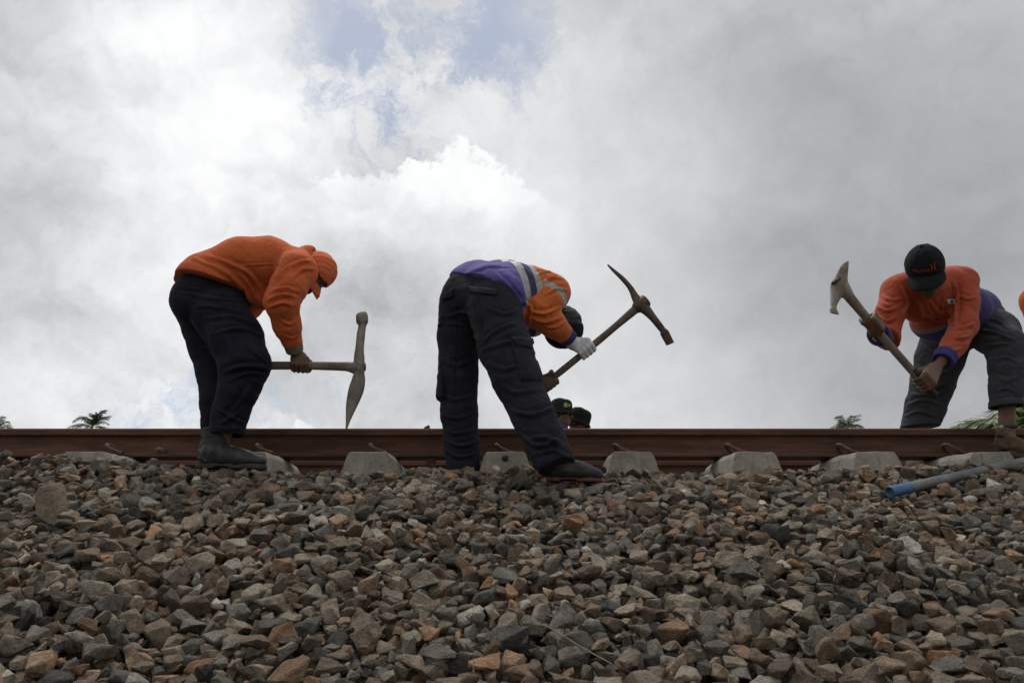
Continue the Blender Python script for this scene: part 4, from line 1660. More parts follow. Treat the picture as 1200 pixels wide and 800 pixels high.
V, F = sweep([P(422, 430, Y1p), P(428, 430.5, Y1p), P(428.6, 430.5, Y1p)], [ring(.022, .018, 12), ring(.019, .017, 12), ring(.014, .012, 12)], (0, 1, 0))
mesh_np('handle_tip', V, F, M['wood_dark'], True, k1)

# ====== the middle worker, seen from behind, legs apart
W2 = thing('person', 'worker in purple and orange reflective shirt, seen from behind, legs apart', 'person', P(600, 556, 3.6), 'track workers with pickaxes')
hipL, hipR = P(541, 356, 3.86), P(582, 358, 3.66)
knL, anL, ftL = P(536, 445, 3.88), P(543, 535, 3.87), P(543, 550, 3.88)
knR, anR, ftR = P(610, 455, 3.52), P(652, 545, 3.40), BOOT2[0] + (BOOT2[1] - BOOT2[0]) * .22 + V3([0, 0, .055])
HA, HB = P(636, 452, 3.98), P(752, 356, 3.92)
hd2 = unit(HB - HA)
g2R = HA + hd2 * (np.linalg.norm(P(686, 410, 3.95) - P(636, 452, 3.98)))
g2L = HA + hd2 * .035
wr2R, el2R, sh2R = P(668, 399, 3.93), P(630, 364, 3.80), P(648, 334, 3.86)
sh2L, el2L, wr2L = P(632, 345, 4.18), P(596, 396, 4.10), P(619, 447, 4.02)
torso2 = [(P(562, 352, 3.77), .10), (P(592, 340, 3.86), .10), (P(622, 346, 3.98), .10), (P(637, 350, 4.02), .07)]
head2 = dict(neck=P(644, 354, 4.02), c=P(656, 380, 4.03), f=V3([-.88, .32, -.22]), u=V3([.30, .22, -.92]))
body2, Q2, R2 = worker_body(W2, head2, torso2, [(sh2R, el2R, wr2R), (sh2L, el2L, wr2L)], [(hipL, knL, anL, ftL), (hipR, knR, anR, ftR)],
                            [lambda s: grip_ops(s, g2L, hd2, V3([.25, -.7, -.6]), .018, wr2L, 1, 1.0, 1.0)], M['skin_dark'])
s = Sculpt(.0036)
grip_ops(s, g2R, hd2, V3([-.1, -.55, .83]), .0175, wr2R, 1, 1.06, 1.18)
s.limb(wr2R - unit(wr2R - el2R) * .012, wr2R + unit(wr2R - el2R) * .02, .036, .036, .01)
skin('glove', s, M['glove'], W2, [(wr2R, unit(wr2R - el2R), .04, .003, 120)])
# trousers
s = Sculpt(.0055)
s.limb(P(543, 350, 3.84), P(582, 352, 3.68), .118, .128, .05)
s.limb(P(552, 336, 3.84), P(585, 342, 3.74), .115, .115, .05)
s.chain([(P(541, 362, 3.85), .118), (P(538, 395, 3.86), .108), (P(537, 440, 3.87), .098), (P(538, 485, 3.87), .090), (P(541, 520, 3.87), .086), (P(543, 548, 3.87), .082)], .025)
s.chain([(P(579, 362, 3.66), .130), (P(591, 405, 3.58), .126), (P(606, 445, 3.51), .110), (P(625, 488, 3.44), .094), (P(640, 520, 3.40), .088), (P(650, 540, 3.37), .086)], .025)
s.cut(P(650, 549, 3.37), P(656, 560, 3.36) - P(640, 520, 3.40))
s.cut(P(565, 327, 3.78), P(575, 322, 3.84) - P(560, 352, 3.76), .01)
tro2 = skin('trousers', s, M['charcoal'], W2, [
    (None, (0, 0, 1), 0, .0025, 15), (P(540, 500, 3.8), (.1, 0, 1), .13, .006, 28), (P(640, 525, 3.32), (.35, 0, .9), .12, .007, 26),
    (P(566, 395, 3.66), (.5, 0, .85), .12, .005, 24)], folds=[
    ([(563, 404), (582, 387), (606, 377)], .009, .011), ([(560, 398), (543, 383), (522, 378)], .008, .011), ([(563, 411), (590, 402), (612, 397)], .008, .011), ([(556, 345), (562, 375), (562, 408)], .010, .008),
    ([(514, 500), (535, 508), (558, 503)], .009, .009), ([(517, 514), (540, 522), (561, 516)], .010, .009), ([(520, 527), (540, 535), (562, 529)], .010, .009), ([(514, 484), (535, 490), (556, 483)], .007, .009), ([(515, 460), (532, 468), (557, 462)], .006, .010), ([(518, 420), (535, 428), (557, 420)], .006, .011),
    ([(603, 503), (628, 521), (655, 514)], .011, .011), ([(624, 533), (645, 527), (666, 535)], .010, .010), ([(594, 478), (620, 486), (648, 478)], .008, .011), ([(612, 515), (640, 512), (660, 520)], .008, .010), ([(585, 450), (606, 460), (632, 455)], .006, .011), ([(570, 425), (590, 432), (615, 425)], .006, .012),
    ([(587, 350), (600, 400), (624, 468), (652, 535)], .004, .006), ([(536, 345), (533, 400), (532, 470), (536, 540)], .004, .006), ([(523, 372), (540, 366), (555, 370)], .006, .010), ([(570, 360), (590, 368), (606, 364)], .006, .010)])
patch('pocket_flap', tro2, [(549, 336), (583, 341), (582, 347), (552, 343)], M['charcoal'], W2, 10, 4, .005, .006)
patch('pocket_flap', tro2, [(523, 344), (533, 338), (531, 349), (519, 352)], M['charcoal'], W2, 6, 4, .006, .006)
patch('cargo_pocket', tro2, [(598, 399), (622, 402), (637, 446), (611, 446)], M['charcoal'], W2, 8, 10, .002, .004)
patch('pocket_flap', tro2, [(599, 396), (622, 397), (626, 409), (603, 406)], M['charcoal'], W2, 8, 4, .007, .005)
for q in ([(517, 352), (524, 350), (524, 387), (514, 388)], [(514, 424), (522, 424), (522, 470), (512, 470)]):
    s = Sculpt(.005)
    a, b = P((q[0][0] + q[1][0]) / 2, q[0][1], 3.84), P((q[3][0] + q[2][0]) / 2, q[2][1], 3.84)
    s.limb(a, b, .016, .030, .0, flat=V3([0, 1, 0]), fs=2.4)
    s.cut(b + V3([0, 0, .006]), V3([-.2, 0, -1]))
    skin('cargo_pocket', s, M['charcoal'], W2, [(None, (0, 0, 1), 0, .004, 30)])
# shirt: purple below, two reflective bands, orange across the shoulders
s = Sculpt(.0055)
rd = V3([.62, -.78, 0])
s.limb(P(552, 341, 3.86), P(585, 350, 3.70), .142, .142, .05)
s.chain([(P(563, 336, 3.86), .136), (P(592, 335, 3.93), .128), (P(618, 342, 4.02), .126), (P(636, 348, 4.04), .098)], .05)
s.chain([(P(575, 342, 3.72), .136), (P(600, 340, 3.80), .135), (P(624, 345, 3.90), .130), (P(640, 346, 3.90), .098)], .05)
s.chain([(P(606, 360, 3.84), .12), (P(622, 374, 3.93), .095)], .05)
s.limb(P(622, 340, 3.92), P(648, 342, 3.88), .105, .082, .06)
s.chain([(P(640, 345, 3.90), .082), (P(648, 342, 3.86), .078), (P(641, 352, 3.82), .080), (el2R, .078), (P(648, 380, 3.85), .066), (P(662, 392, 3.91), .052)], .03)
s.chain([(P(632, 348, 4.10), .090), (sh2L, .080), (el2L, .065), (wr2L, .045)], .03)
# hem: a slanting plane under the purple part, following the waist
hp = [P(529, 327, 3.84), P(560, 328, 3.66), P(610, 368, 3.68)]
hn = unit(np.cross(hp[1] - hp[0], hp[2] - hp[0]))
hp_c = P(566, 331, 3.78)
hn = unit(V3([-.62, -.12, -.78]))
s.cut(P(578, 341, 3.66), hn, .004)
s.cut(P(663, 393, 3.912), P(668, 397, 3.93) - P(650, 382, 3.86))
shirt2 = skin('shirt', s, M['purple'], W2, [
    (None, (.6, .5, .3), 0, .0025, 14), (el2R, unit(el2R - sh2R), .09, .006, 30), (P(600, 350, 3.7), (.7, .3, -.4), .12, .005, 22), (P(650, 378, 3.8), unit(wr2R - el2R), .08, .005, 34)], folds=[
    ([(620, 364), (638, 367), (656, 360)], .010, .009), ([(619, 373), (640, 377), (659, 371)], .009, .009), ([(632, 334), (645, 326), (660, 326)], .009, .009), ([(640, 345), (652, 338), (664, 340)], .008, .009), ([(640, 384), (652, 383), (662, 377)], .007, .008), ([(628, 322), (640, 318), (652, 322)], .007, .008),
    ([(545, 320), (570, 313), (598, 312)], .005, .011), ([(570, 327), (592, 340), (606, 358)], .008, .010), ([(582, 322), (600, 338), (612, 356)], .007, .010), ([(612, 352), (622, 362), (618, 384)], .009, .010), ([(602, 330), (612, 346), (617, 362)], .006, .009)])
co = coords(shirt2)
# distance along the back from the waist; bands are sewn across it
ax0, ax1 = P(560, 330, 3.80), P(640, 345, 3.98)
ad = unit(P(640, 335, 3.88) - P(575, 345, 3.80) + V3([0, 0, .0]))
tv = (co - P(575, 340, 3.76)) @ ad
vset(shirt2, 'along', tv)
armd = np.minimum(np.linalg.norm(np.cross(co - sh2R, unit(el2R - sh2R)), axis=1), np.linalg.norm(np.cross(co - el2R, unit(wr2R - el2R)), axis=1))
sa = (co - sh2R) @ unit(el2R - sh2R)
def seg_d(c, a, b):
    ab = b - a
    t_ = np.clip(((c - a) @ ab) / (ab @ ab), 0, 1)
    return np.linalg.norm(c - a - t_[:, None] * ab, axis=1)
up_, lo_ = seg_d(co, sh2R + (el2R - sh2R) * .1, el2R), seg_d(co, el2R, wr2R)
tor_ = np.minimum.reduce([seg_d(co, P(575, 342, 3.72), P(600, 340, 3.80)), seg_d(co, P(600, 340, 3.80), P(627, 348, 3.90)), seg_d(co, P(606, 360, 3.84), P(622, 374, 3.93)) + .03])
isarm = (np.minimum(up_, lo_) - .080 < tor_ - .130)
sa = np.where(lo_ < up_ - .012, .2, sa)
vset(shirt2, 'sleeve', sa)
vset(shirt2, 'is_sleeve', isarm.astype(float) * .98 + .01)


def f_(t, b):
    co = obj_coord(t)
    a = t.new('ShaderNodeAttribute', attribute_name='along').outputs['Fac']
    sl = t.new('ShaderNodeAttribute', attribute_name='sleeve').outputs['Fac']
    n = t.noise(co, 5, 6, .6)
    k = t.maprange(n, .3, .7, .8, 1.2)
    B0, B1, B2, B3 = BANDS
    col = t.mix(t.math('GREATER_THAN', a, B1), (.088, .062, .27), (.030, .026, .085))
    col = t.mix(t.math('GREATER_THAN', a, B3 - .002), col, (.56, .125, .024))
    tape = t.math('MULTIPLY', t.math('GREATER_THAN', a, B0), t.math('LESS_THAN', a, B1))
    tape2 = t.math('MULTIPLY', t.math('GREATER_THAN', a, B2), t.math('LESS_THAN', a, B3))
    tape = t.math('MAXIMUM', tape, tape2)
    st = t.math('MULTIPLY', t.math('GREATER_THAN', sl, .052), t.math('LESS_THAN', sl, .090))
    on_sleeve = t.math('GREATER_THAN', t.new('ShaderNodeAttribute', attribute_name='is_sleeve').outputs['Fac'], .5)
    col = t.mix(on_sleeve, col, (.56, .125, .024))
    tape = t.math('MULTIPLY', tape, t.math('SUBTRACT', 1.0, on_sleeve))
    tape = t.math('MAXIMUM', tape, t.math('MULTIPLY', st, on_sleeve))
    tp = t.mix(t.maprange(t.noise(co, 40, 5, .6), .35, .7, 0, 1), (.24, .25, .245), (.40, .41, .40))
    col = t.mix(tape, col, tp)
    col = t.mix(1.0, col, t.vmath('SCALE', (1, 1, 1), scale=k), 'MULTIPLY')
    t.put(b.inputs['Base Color'], col)
    t.put(b.inputs['Roughness'], t.math('SUBTRACT', .88, t.math('MULTIPLY', tape, .45)))
    b.inputs['Sheen Weight'].default_value = .1
    bump(t, b, t.math('ADD', t.noise(co, 900, 2, .5), t.math('MULTIPLY', t.noise(co, 45, 4, .6), 1.6)), .35, .004)
BANDS = (.115, .160, .205, .250)
shirt2.data.materials[0] = material('purple_orange_shirt_cloth', f_)
s = Sculpt(.0045)
ca, cb = P(661, 391, 3.905), P(670, 400, 3.94)
s.limb(ca, cb, .050, .045, 0)
s.cut(P(668.5, 398.5, 3.93), cb - ca)
s.cut(P(661.5, 391.5, 3.907), ca - cb)
s.limb(ca, cb, .036, .036, 0, 's')
skin('cuff', s, M['blue_cuff'], W2)
# black cap worn low, hair below it
s = Sculpt(.0045)
cap_ops(s, Q2, R2)
skin('cap', s, M['blackcloth'], W2, [(None, R2[1], 0, .002, 30)])
s = Sculpt(.005)
s.ell(Q2(0, -.020, .000), V3([.084, .100, .096]), R2, 0)
s.cut(Q2(0, .045, 0), R2[1])
s.cut(Q2(0, 0, -.085), -R2[2])
skin('hair', s, M['hair'], W2, [(None, R2[2], 0, .004, 60)])
RED = plain('brick_red_rubber', (.10, .028, .024), .7)
make_boot(W2, *BOOT2, M['boot'], RED, P(638, 515, 3.40), .10)
make_boot(W2, *BOOT2F, M['boot'], RED, knL, .10)

k2 = thing('pickaxe', 'brown pickaxe raised across the sky in the white gloved hand of the middle worker', 'pickaxe', g2R, 'pickaxes in the hands of the workers')
handle_mesh('handle', HA - hd2 * .03, HB + hd2 * .012, [(0, .0165), (.3, .0175), (.75, .019), (.9, .024), (1, .026)], M['wood_dark'], k2, -.004, seed=4)
yk = HB[1]
head_loft('head', [(P(712, 310, yk - .02), .0035, .0035), (P(718, 316, yk - .02), .008, .007), (P(729, 326, yk - .012), .012, .010), (P(738.5, 337, yk - .006), .014, .013), (P(745, 349, yk), .021, .022), (P(751, 357, yk), .033, .033),
                   (P(758, 364, yk), .025, .025), (P(765, 372, yk + .004), .0195, .018), (P(773, 382, yk + .01), .018, .014), (P(777.5, 388, yk + .012), .0175, .011), (P(778.5, 389.5, yk + .012), .024, .011), (P(784, 400, yk + .02), .023, .007), (P(785.6, 403, yk + .02), .022, .003)],
          M['iron_brown'], k2, (0, 1, 0))
V, F = sweep([HB - hd2 * .045, HB - hd2 * .035, HB + hd2 * .026, HB + hd2 * .034], [ring(.026, .026, 14), ring(.031, .031, 14), ring(.037, .036, 14), ring(.031, .03, 14)], (0, 1, 0))
mesh_np('eye_collar', V, F, M['iron_brown'], True, k2)

# ====== the right worker, facing us, one foot on the near side of the rail
W3 = thing('person', 'worker in black cap and orange shirt straddling the rail, facing us', 'person', P(1150, 520, 4.2), 'track workers with pickaxes')
hip3R, hip3L = P(1110, 385, 4.33), P(1150, 378, 4.30)
kn3R, an3R, ft3R = P(1093, 450, 4.46), P(1070, 533, 4.52), P(1068, 549, 4.52)
kn3L, an3L, ft3L = P(1180, 408, 3.96), P(1180, 497, 4.00), P(1181, 516, 4.00)
HA3, HB3 = P(1093, 461, 3.72), P(984, 334, 3.50)
hd3 = unit(HB3 - HA3)
ln3 = np.linalg.norm(HB3 - HA3)
g3R, g3L = HA3 + hd3 * ln3 * .645, HA3 + hd3 * ln3 * .115
sh3R, el3R, wr3R = P(1049, 338, 3.90), P(1038, 398, 3.86), P(1029, 391, 3.64)
sh3L, el3L, wr3L = P(1131, 328, 3.93), P(1131, 382, 3.86), P(1106, 421, 3.74)
torso3 = [(P(1128, 378, 4.32), .11), (P(1112, 368, 4.14), .10), (P(1097, 350, 4.00), .10), (P(1091, 336, 3.92), .07)]
head3 = dict(neck=P(1089, 333, 3.85), c=P(1085, 319, 3.74), f=V3([-.40, -.55, -.75]), u=V3([-.36, -.62, .66]))
body3, Q3, R3 = worker_body(W3, head3, torso3, [(sh3R, el3R, wr3R), (sh3L, el3L, wr3L)], [(hip3R, kn3R, an3R, ft3R), (hip3L, kn3L, an3L, ft3L)],
                            [lambda s: grip_ops(s, g3R, hd3, V3([-.1, -.9, -.45]), .0195, wr3R, 1, 1.0, 1.05),
                             lambda s: grip_ops(s, g3L, hd3, V3([.45, -.85, .3]), .019, wr3L, 1, 1.0, 1.05)], M['skin'])
s = Sculpt(.0055)
s.limb(P(1112, 380, 4.30), P(1146, 375, 4.30), .140, .140, .05)
s.chain([(P(1112, 388, 4.32), .138), (P(1101, 420, 4.40), .126), (P(1093, 448, 4.45), .114), (P(1085, 475, 4.48), .104), (P(1073, 515, 4.52), .095)], .03)
s.chain([(P(1146, 378, 4.28), .135), (P(1166, 390, 4.12), .122), (P(1178, 405, 3.99), .098), (P(1179, 430, 3.97), .080), (P(1179, 455, 3.98), .075), (P(1179, 478, 3.99), .074)], .03)
s.cut(P(1179, 476, 3.98), (0.02, 0, -1))
s.limb(P(1179, 466, 3.98), P(1179, 490, 3.98), .060, .062, 0, 's')
tro3 = skin('trousers', s, M['faded'], W3, [
    (None, (0, 0, 1), 0, .0028, 16), (P(1165, 385, 4.05), (.5, -.4, .75), .13, .007, 26), (P(1090, 460, 4.4), (.4, 0, .9), .13, .007, 26), (P(1178, 430, 3.9), (.2, 0, 1), .09, .005, 28)], folds=[
    ([(1076, 430), (1095, 439), (1118, 430)], .012, .012), ([(1071, 447), (1090, 455), (1112, 446)], .012, .012), ([(1064, 474), (1085, 468), (1103, 476)], .012, .012), ([(1068, 462), (1088, 462), (1108, 458)], .009, .011), ([(1060, 488), (1078, 482), (1096, 488)], .010, .011), ([(1085, 408), (1105, 415), (1128, 405)], .010, .012),
    ([(1140, 383), (1165, 390), (1190, 398)], .010, .010), ([(1148, 405), (1165, 404), (1182, 402)], .009, .010), ([(1150, 374), (1170, 376), (1186, 388)], .008, .010), ([(1165, 424), (1178, 418), (1194, 424)], .008, .009), ([(1165, 440), (1180, 446), (1193, 441)], .006, .010), ([(1166, 458), (1180, 455), (1192, 460)], .005, .009)])
s = Sculpt(.005)
s.limb(P(1179, 471, 3.98), P(1179, 480, 3.98), .080, .080, 0, flat=V3([0, 0, 1.]), fs=1)
s.cut(P(1179, 469, 3.98), (0, 0, 1))
s.cut(P(1179, 477, 3.98), (0, 0, -1))
s.limb(P(1179, 460, 3.98), P(1179, 490, 3.98), .062, .062, 0, 's')
skin('turned_up_cuff', s, M['faded'], W3, [(None, (0, 0, 1), 0, .003, 30)])
s = Sculpt(.0055)
s.limb(P(1114, 374, 4.22), P(1142, 366, 4.24), .140, .138, .05)
s.limb(P(1098, 370, 4.08), P(1130, 362, 4.10), .130, .138, .06)
s.limb(P(1078, 352, 3.95), P(1114, 347, 3.97), .118, .125, .06)
s.limb(P(1066, 340, 3.90), P(1112, 333, 3.92), .095, .095, .05)
s.chain([(P(1060, 338, 3.93), .074), (P(1051, 341, 3.90), .076), (P(1043, 368, 3.88), .068), (el3R, .062), (wr3R, .048)], .03)
s.chain([(P(1116, 330, 3.95), .080), (P(1127, 330, 3.93), .076), (P(1130, 355, 3.89), .068), (P(1129, 382, 3.86), .066), (P(1118, 404, 3.79), .056), (wr3L, .047)], .03)
s.limb(P(1089, 335, 3.92), P(1087, 329, 3.82), .082, .072, .03)
s.limb(P(1088, 330, 3.86), P(1086, 320, 3.74), .052, .060, .01, 's')
s.limb(P(1088, 378, 4.10), P(1112, 384, 4.16), .085, .10, .05)
s.cut(P(1122, 378, 4.24) + unit(P(1128, 376, 4.3) - P(1112, 362, 4.1) + V3([0, 0, -.10])) * .055, P(1128, 376, 4.3) - P(1112, 362, 4.1) + V3([0, 0, -.10]), .004)
s.cut(wr3R + unit(el3R - wr3R) * .028, wr3R - el3R)
s.cut(wr3L + unit(el3L - wr3L) * .004, wr3L - el3L)
shirt3 = skin('shirt', s, M['orange_deep'], W3, [
    (None, (.5, .2, .6), 0, .0025, 14), (P(1095, 365, 3.9), (.6, 0, .6), .14, .006, 22), (P(1050, 360, 3.8), (.2, .1, 1), .08, .005, 28), (P(1130, 385, 3.8), (.3, 0, 1), .08, .006, 30)], folds=[
    ([(1028, 359), (1040, 364), (1052, 360)], .009, .009), ([(1029, 371), (1040, 376), (1050, 371)], .009, .009), ([(1033, 345), (1046, 352), (1056, 350)], .007, .009), ([(1119, 330), (1121, 350), (1118, 380)], .014, .010), ([(1058, 337), (1064, 352), (1058, 370)], .012, .010), ([(1066, 345), (1078, 360), (1084, 380)], .007, .010),
    ([(1108, 345), (1104, 362), (1100, 382)], .007, .009), ([(1078, 366), (1098, 377), (1116, 375)], .009, .010), ([(1088, 352), (1100, 366), (1112, 366)], .006, .010), ([(1120, 386), (1132, 383), (1142, 379)], .009, .009), ([(1117, 395), (1128, 396), (1138, 392)], .009, .009), ([(1108, 407), (1118, 410), (1128, 408)], .007, .008), ([(1124, 345), (1134, 350), (1143, 348)], .006, .009), ([(1092, 350), (1091, 365), (1090, 384)], .003, .004)])
co = coords(shirt3)
td = unit(P(1128, 380, 4.30) - P(1090, 335, 3.88))
td = unit(P(1124, 396, 4.16) - P(1085, 335, 3.90))
vset(shirt3, 'along', (co - P(1085, 335, 3.90)) @ td)
if 'STATS' in globals():
    for q in ((1095, 390, 4.0), (1085, 380, 3.98), (1150, 355, 4.2), (1137, 345, 4.0), (1100, 365, 3.85), (1110, 395, 4.05)):
        print('AL', q, (P(*q) - P(1085, 335, 3.90)) @ td)
    for q in ((592, 303, 3.8), (612, 345, 3.7), (615, 308, 3.8), (632, 345, 3.8), (600, 315, 3.75)):
        print('BAND', q, (P(*q) - P(575, 340, 3.76)) @ ad)
sleeve = np.zeros(len(co))
for a, b in ((sh3R, el3R), (el3R, wr3R), (sh3L, el3L), (el3L, wr3L)):
    ab = b - a
    t_ = np.clip(((co - a) @ ab) / (ab @ ab), 0, 1)
    sleeve = np.maximum(sleeve, np.linalg.norm(co - a - t_[:, None] * ab, axis=1) < .098)
vset(shirt3, 'sleeve', sleeve)


def f_(t, b):
    co = obj_coord(t)
    a = t.new('ShaderNodeAttribute', attribute_name='along').outputs['Fac']
    sl = t.math('GREATER_THAN', t.new('ShaderNodeAttribute', attribute_name='sleeve').outputs['Fac'], .5)
    k = t.maprange(t.noise(co, 5, 6, .6), .3, .7, .82, 1.18)
    a0, a1 = .200, .228
    col = t.mix(t.math('GREATER_THAN', a, a0), (.37, .054, .016), (.15, .15, .155))
    col = t.mix(t.math('GREATER_THAN', a, a1), col, (.040, .030, .14))
    col = t.mix(sl, col, (.37, .054, .016))
    col = t.mix(1.0, col, t.vmath('SCALE', (1, 1, 1), scale=k), 'MULTIPLY')
    t.put(b.inputs['Base Color'], col)
    b.inputs['Roughness'].default_value = .88
    b.inputs['Sheen Weight'].default_value = .1
    bump(t, b, t.math('ADD', t.noise(co, 900, 2, .5), t.math('MULTIPLY', t.noise(co, 45, 4, .6), 1.6)), .35, .004)
shirt3.data.materials[0] = material('orange_purple_shirt_cloth', f_)
for wq, eq, off in ((wr3R, el3R, .028), (wr3L, el3L, .004)):
    s = Sculpt(.0045)
    a_ = unit(wq - eq)
    s.limb(wq - a_ * .05, wq + a_ * .02, .056, .050, 0)
    s.cut(wq + a_ * (.02 if off < .01 else .0), a_)
    s.cut(wq - a_ * (.042 if off < .01 else .06), -a_)
    s.limb(wq - a_ * .06, wq + a_ * .05, .036, .036, 0, 's')
    skin('cuff', s, M['blue_cuff'], W3, [(None, a_, 0, .002, 40)])
pb = patch('chest_badge', shirt3, [(1109, 351), (1119, 350), (1119, 356), (1110, 357)], M['whitemark'], W3, 6, 4, .002, .001)
patch('badge_mark', shirt3, [(1113.5, 351.5), (1117, 351.2), (1117, 355), (1113.6, 355.2)], M['black'], pb, 4, 4, .0045, .001)
s = Sculpt(.0035)
for q in ((1097, 357), (1095, 366)):
    s.ell(P(*q, 3.80), V3([.006, .006, .006]), None, 0)
# cap with peak and lettering
s = Sculpt(.004)
cap_ops(s, Q3, R3, 1.06)
cap3 = skin('cap', s, M['blackcloth'], W3, [(None, R3[1], 0, .0015, 30)])
visor_mesh('cap_peak', Q3, M['blackcloth'], W3, .088, .082, .034, .030)
bm = bmesh.new()
bmesh.ops.create_uvsphere(bm, u_segments=12, v_segments=6, radius=.008)
bmesh.ops.scale(bm, verts=bm.verts, vec=(1, 1, .6))
bmesh.ops.translate(bm, verts=bm.verts, vec=Vector(Q3(0, -.010, .036) + R3[2] * .107))
bm_obj('cap_button', bm, M['blackcloth'], W3, True)
V_, F_ = [], []
for ang in (0, 60, 120):
    pts = []
    for tt in np.linspace(-1.45, 1.45, 25):
        dv = R3[1] * math.sin(tt) * math.cos(math.radians(ang + 90)) * .108 * 1.06 + R3[0] * math.sin(tt) * math.sin(math.radians(ang + 90)) * .087 * 1.06 + R3[2] * math.cos(tt) * .100 * 1.06
        pts.append(Q3(0, -.010, .036) + dv * 1.004)
    v_, f__ = sweep(pts, [ring(.0016, .0016, 5)] * len(pts), R3[0] + R3[1] * .3)
    F_ += [tuple(i + len(V_) for i in q) for q in f__]
    V_ += v_
mesh_np('cap_seams', V_, F_, M['blackcloth'], True, W3)
hair3 = Sculpt(.005)
hair3.ell(Q3(0, -.022, .004), V3([.080, .090, .080]), R3, 0)
hair3.cut(Q3(0, .030, 0), R3[1])
hair3.cut(Q3(0, 0, -.06), -R3[2])
skin('hair', hair3, M['hair'], W3, [(None, R3[2], 0, .003, 60)])


def on_cap(shape2d, name, mat, parent, at, size, lift=.0015):
    """flat marks (text or outline) wrapped on the front of the cap. shape2d: list of (verts2d, faces)"""
    bvh = BVHTree.FromPolygons([v.co for v in cap3.data.vertices], [tuple(p.vertices) for p in cap3.data.polygons])
    V, F = [], []
    for vs, fs in shape2d:
        o = len(V)
        for x, y in vs:
            p0 = Q3(0, 0, .060) + R3[0] * (-(at[0] + x * size)) * 1.0 + R3[2] * (at[1] + y * size) + R3[1] * .3
            hit, n_, _, _ = bvh.ray_cast(Vector(p0), Vector(-R3[1]))
            V.append(np.array(hit) + np.array(n_) * lift if hit is not None else p0 - R3[1] * .2)
        F += [tuple(i + o for i in f) for f in fs]
    m = len(V)
    V2 = V + [np.array(v) - R3[1] * .004 for v in V]
    edges = {}
    for f in F:
        for a, b in zip(f, f[1:] + f[:1]):
            edges[(a, b)] = 1
    F2 = F + [tuple(m + i for i in f[::-1]) for f in F] + [(a, m + a, m + b, b) for a, b in edges if (b, a) not in edges]
    return mesh_np(name, V2, F2, mat, False, parent)


tc = bpy.data.curves.new('lettering', 'FONT')
tc.body = 'Hurley'
tc.size = 1.0
tc.resolution_u = 4
to = bpy.data.objects.new('lettering_source', tc)
COL.objects.link(to)
bpy.context.view_layer.update()
dg = bpy.context.evaluated_depsgraph_get()
tm = bpy.data.meshes.new_from_object(to.evaluated_get(dg))
tv2 = [(v.co.x, v.co.y) for v in tm.vertices]
tf2 = [tuple(p.vertices) for p in tm.polygons]
wid = max(x for x, _ in tv2)
tv2 = [(x - wid / 2, y * 1.0) for x, y in tv2]
bpy.data.objects.remove(to)
sgn = 1 if (P(1090, 320, 3.7) - P(1080, 320, 3.7)) @ (-R3[0]) > 0 else -1
if 'STATS' in globals():
    print('CAP', sgn, R3, project(np.array([Q3(0, .1, .06), Q3(-.05, .1, .06), Q3(.05, .1, .06)])))
on_cap([([(x * sgn, y) for x, y in tv2], tf2)], 'lettering', M['redmark'], W3, (-.010 * sgn, -.004), .028)


def arc_mark(k):
    """one of the two curved strokes of the mark beside the lettering"""
    vs, fs = [], []
    n = 10
    for i in range(n + 1):
        t = -1 + 2 * i / n
        vs += [((.10 + .42 * t * t) * k, t), ((.10 + .42 * t * t + .34 * (1 - .55 * t * t)) * k, t)]
    for i in range(n):
        fs.append((2 * i, 2 * i + 1, 2 * i + 3, 2 * i + 2))
    return vs, fs


on_cap([([(x * sgn, y) for x, y in arc_mark(k)[0]], arc_mark(k)[1]) for k in (-1, 1)], 'cap_emblem', M['redmark'], W3, (.042 * sgn, .006), .018)
# boots and anklet
make_boot(W3, *BOOT3, M['suede'], M['sole'], an3L + V3([0, 0, .2]), .05, 1.08, True, laces=True, sole_h=.028)
make_boot(W3, P(1064, 553, 4.56), P(1080, 556, 4.34), M['suede'], M['sole'], kn3R, .06, 1.0, True)
pts = [an3L * .9 + ft3L * .1 + V3([math.cos(a) * .039, math.sin(a) * .039, -.012 + .006 * math.cos(a)]) for a in np.linspace(0, 2 * math.pi, 22)]
tube('anklet', pts, .009, M['black'], W3, 8)
a_ = math.radians(205)
bm = bmesh.new()
bmesh.ops.create_cube(bm, size=1, matrix=Matrix.Translation(Vector(an3L * .9 + ft3L * .1 + V3([math.cos(a_) * .045, math.sin(a_) * .045, -.010]))) @ Matrix.Rotation(a_, 4, 'Z') @ Matrix.Diagonal((.008, .022, .022, 1)))
bmesh.ops.bevel(bm, geom=bm.edges, offset=.003, segments=2, affect='EDGES')
bm_obj('anklet_clasp', bm, M['silver'], W3, True)

k3 = thing('pickaxe', 'pale iron headed pickaxe held slanting in both bare hands of the right worker', 'pickaxe', g3L, 'pickaxes in the hands of the workers')
handle_mesh('handle', HA3 - hd3 * .015, HB3 + hd3 * .01, [(0, .0185), (.3, .0195), (.75, .021), (.9, .024), (1, .022)], M['wood'], k3, .006, seed=9)
V, F = sweep([HA3 - hd3 * .018, HA3 - hd3 * .016, HA3 + hd3 * .16, HA3 + hd3 * .162], [ring(.0195, .017, 14), ring(.0205, .0182, 14), ring(.0215, .0188, 14), ring(.020, .018, 14)], (0, 1, 0))
mesh_np('grip_wrap', V, F, M['black'], True, k3)
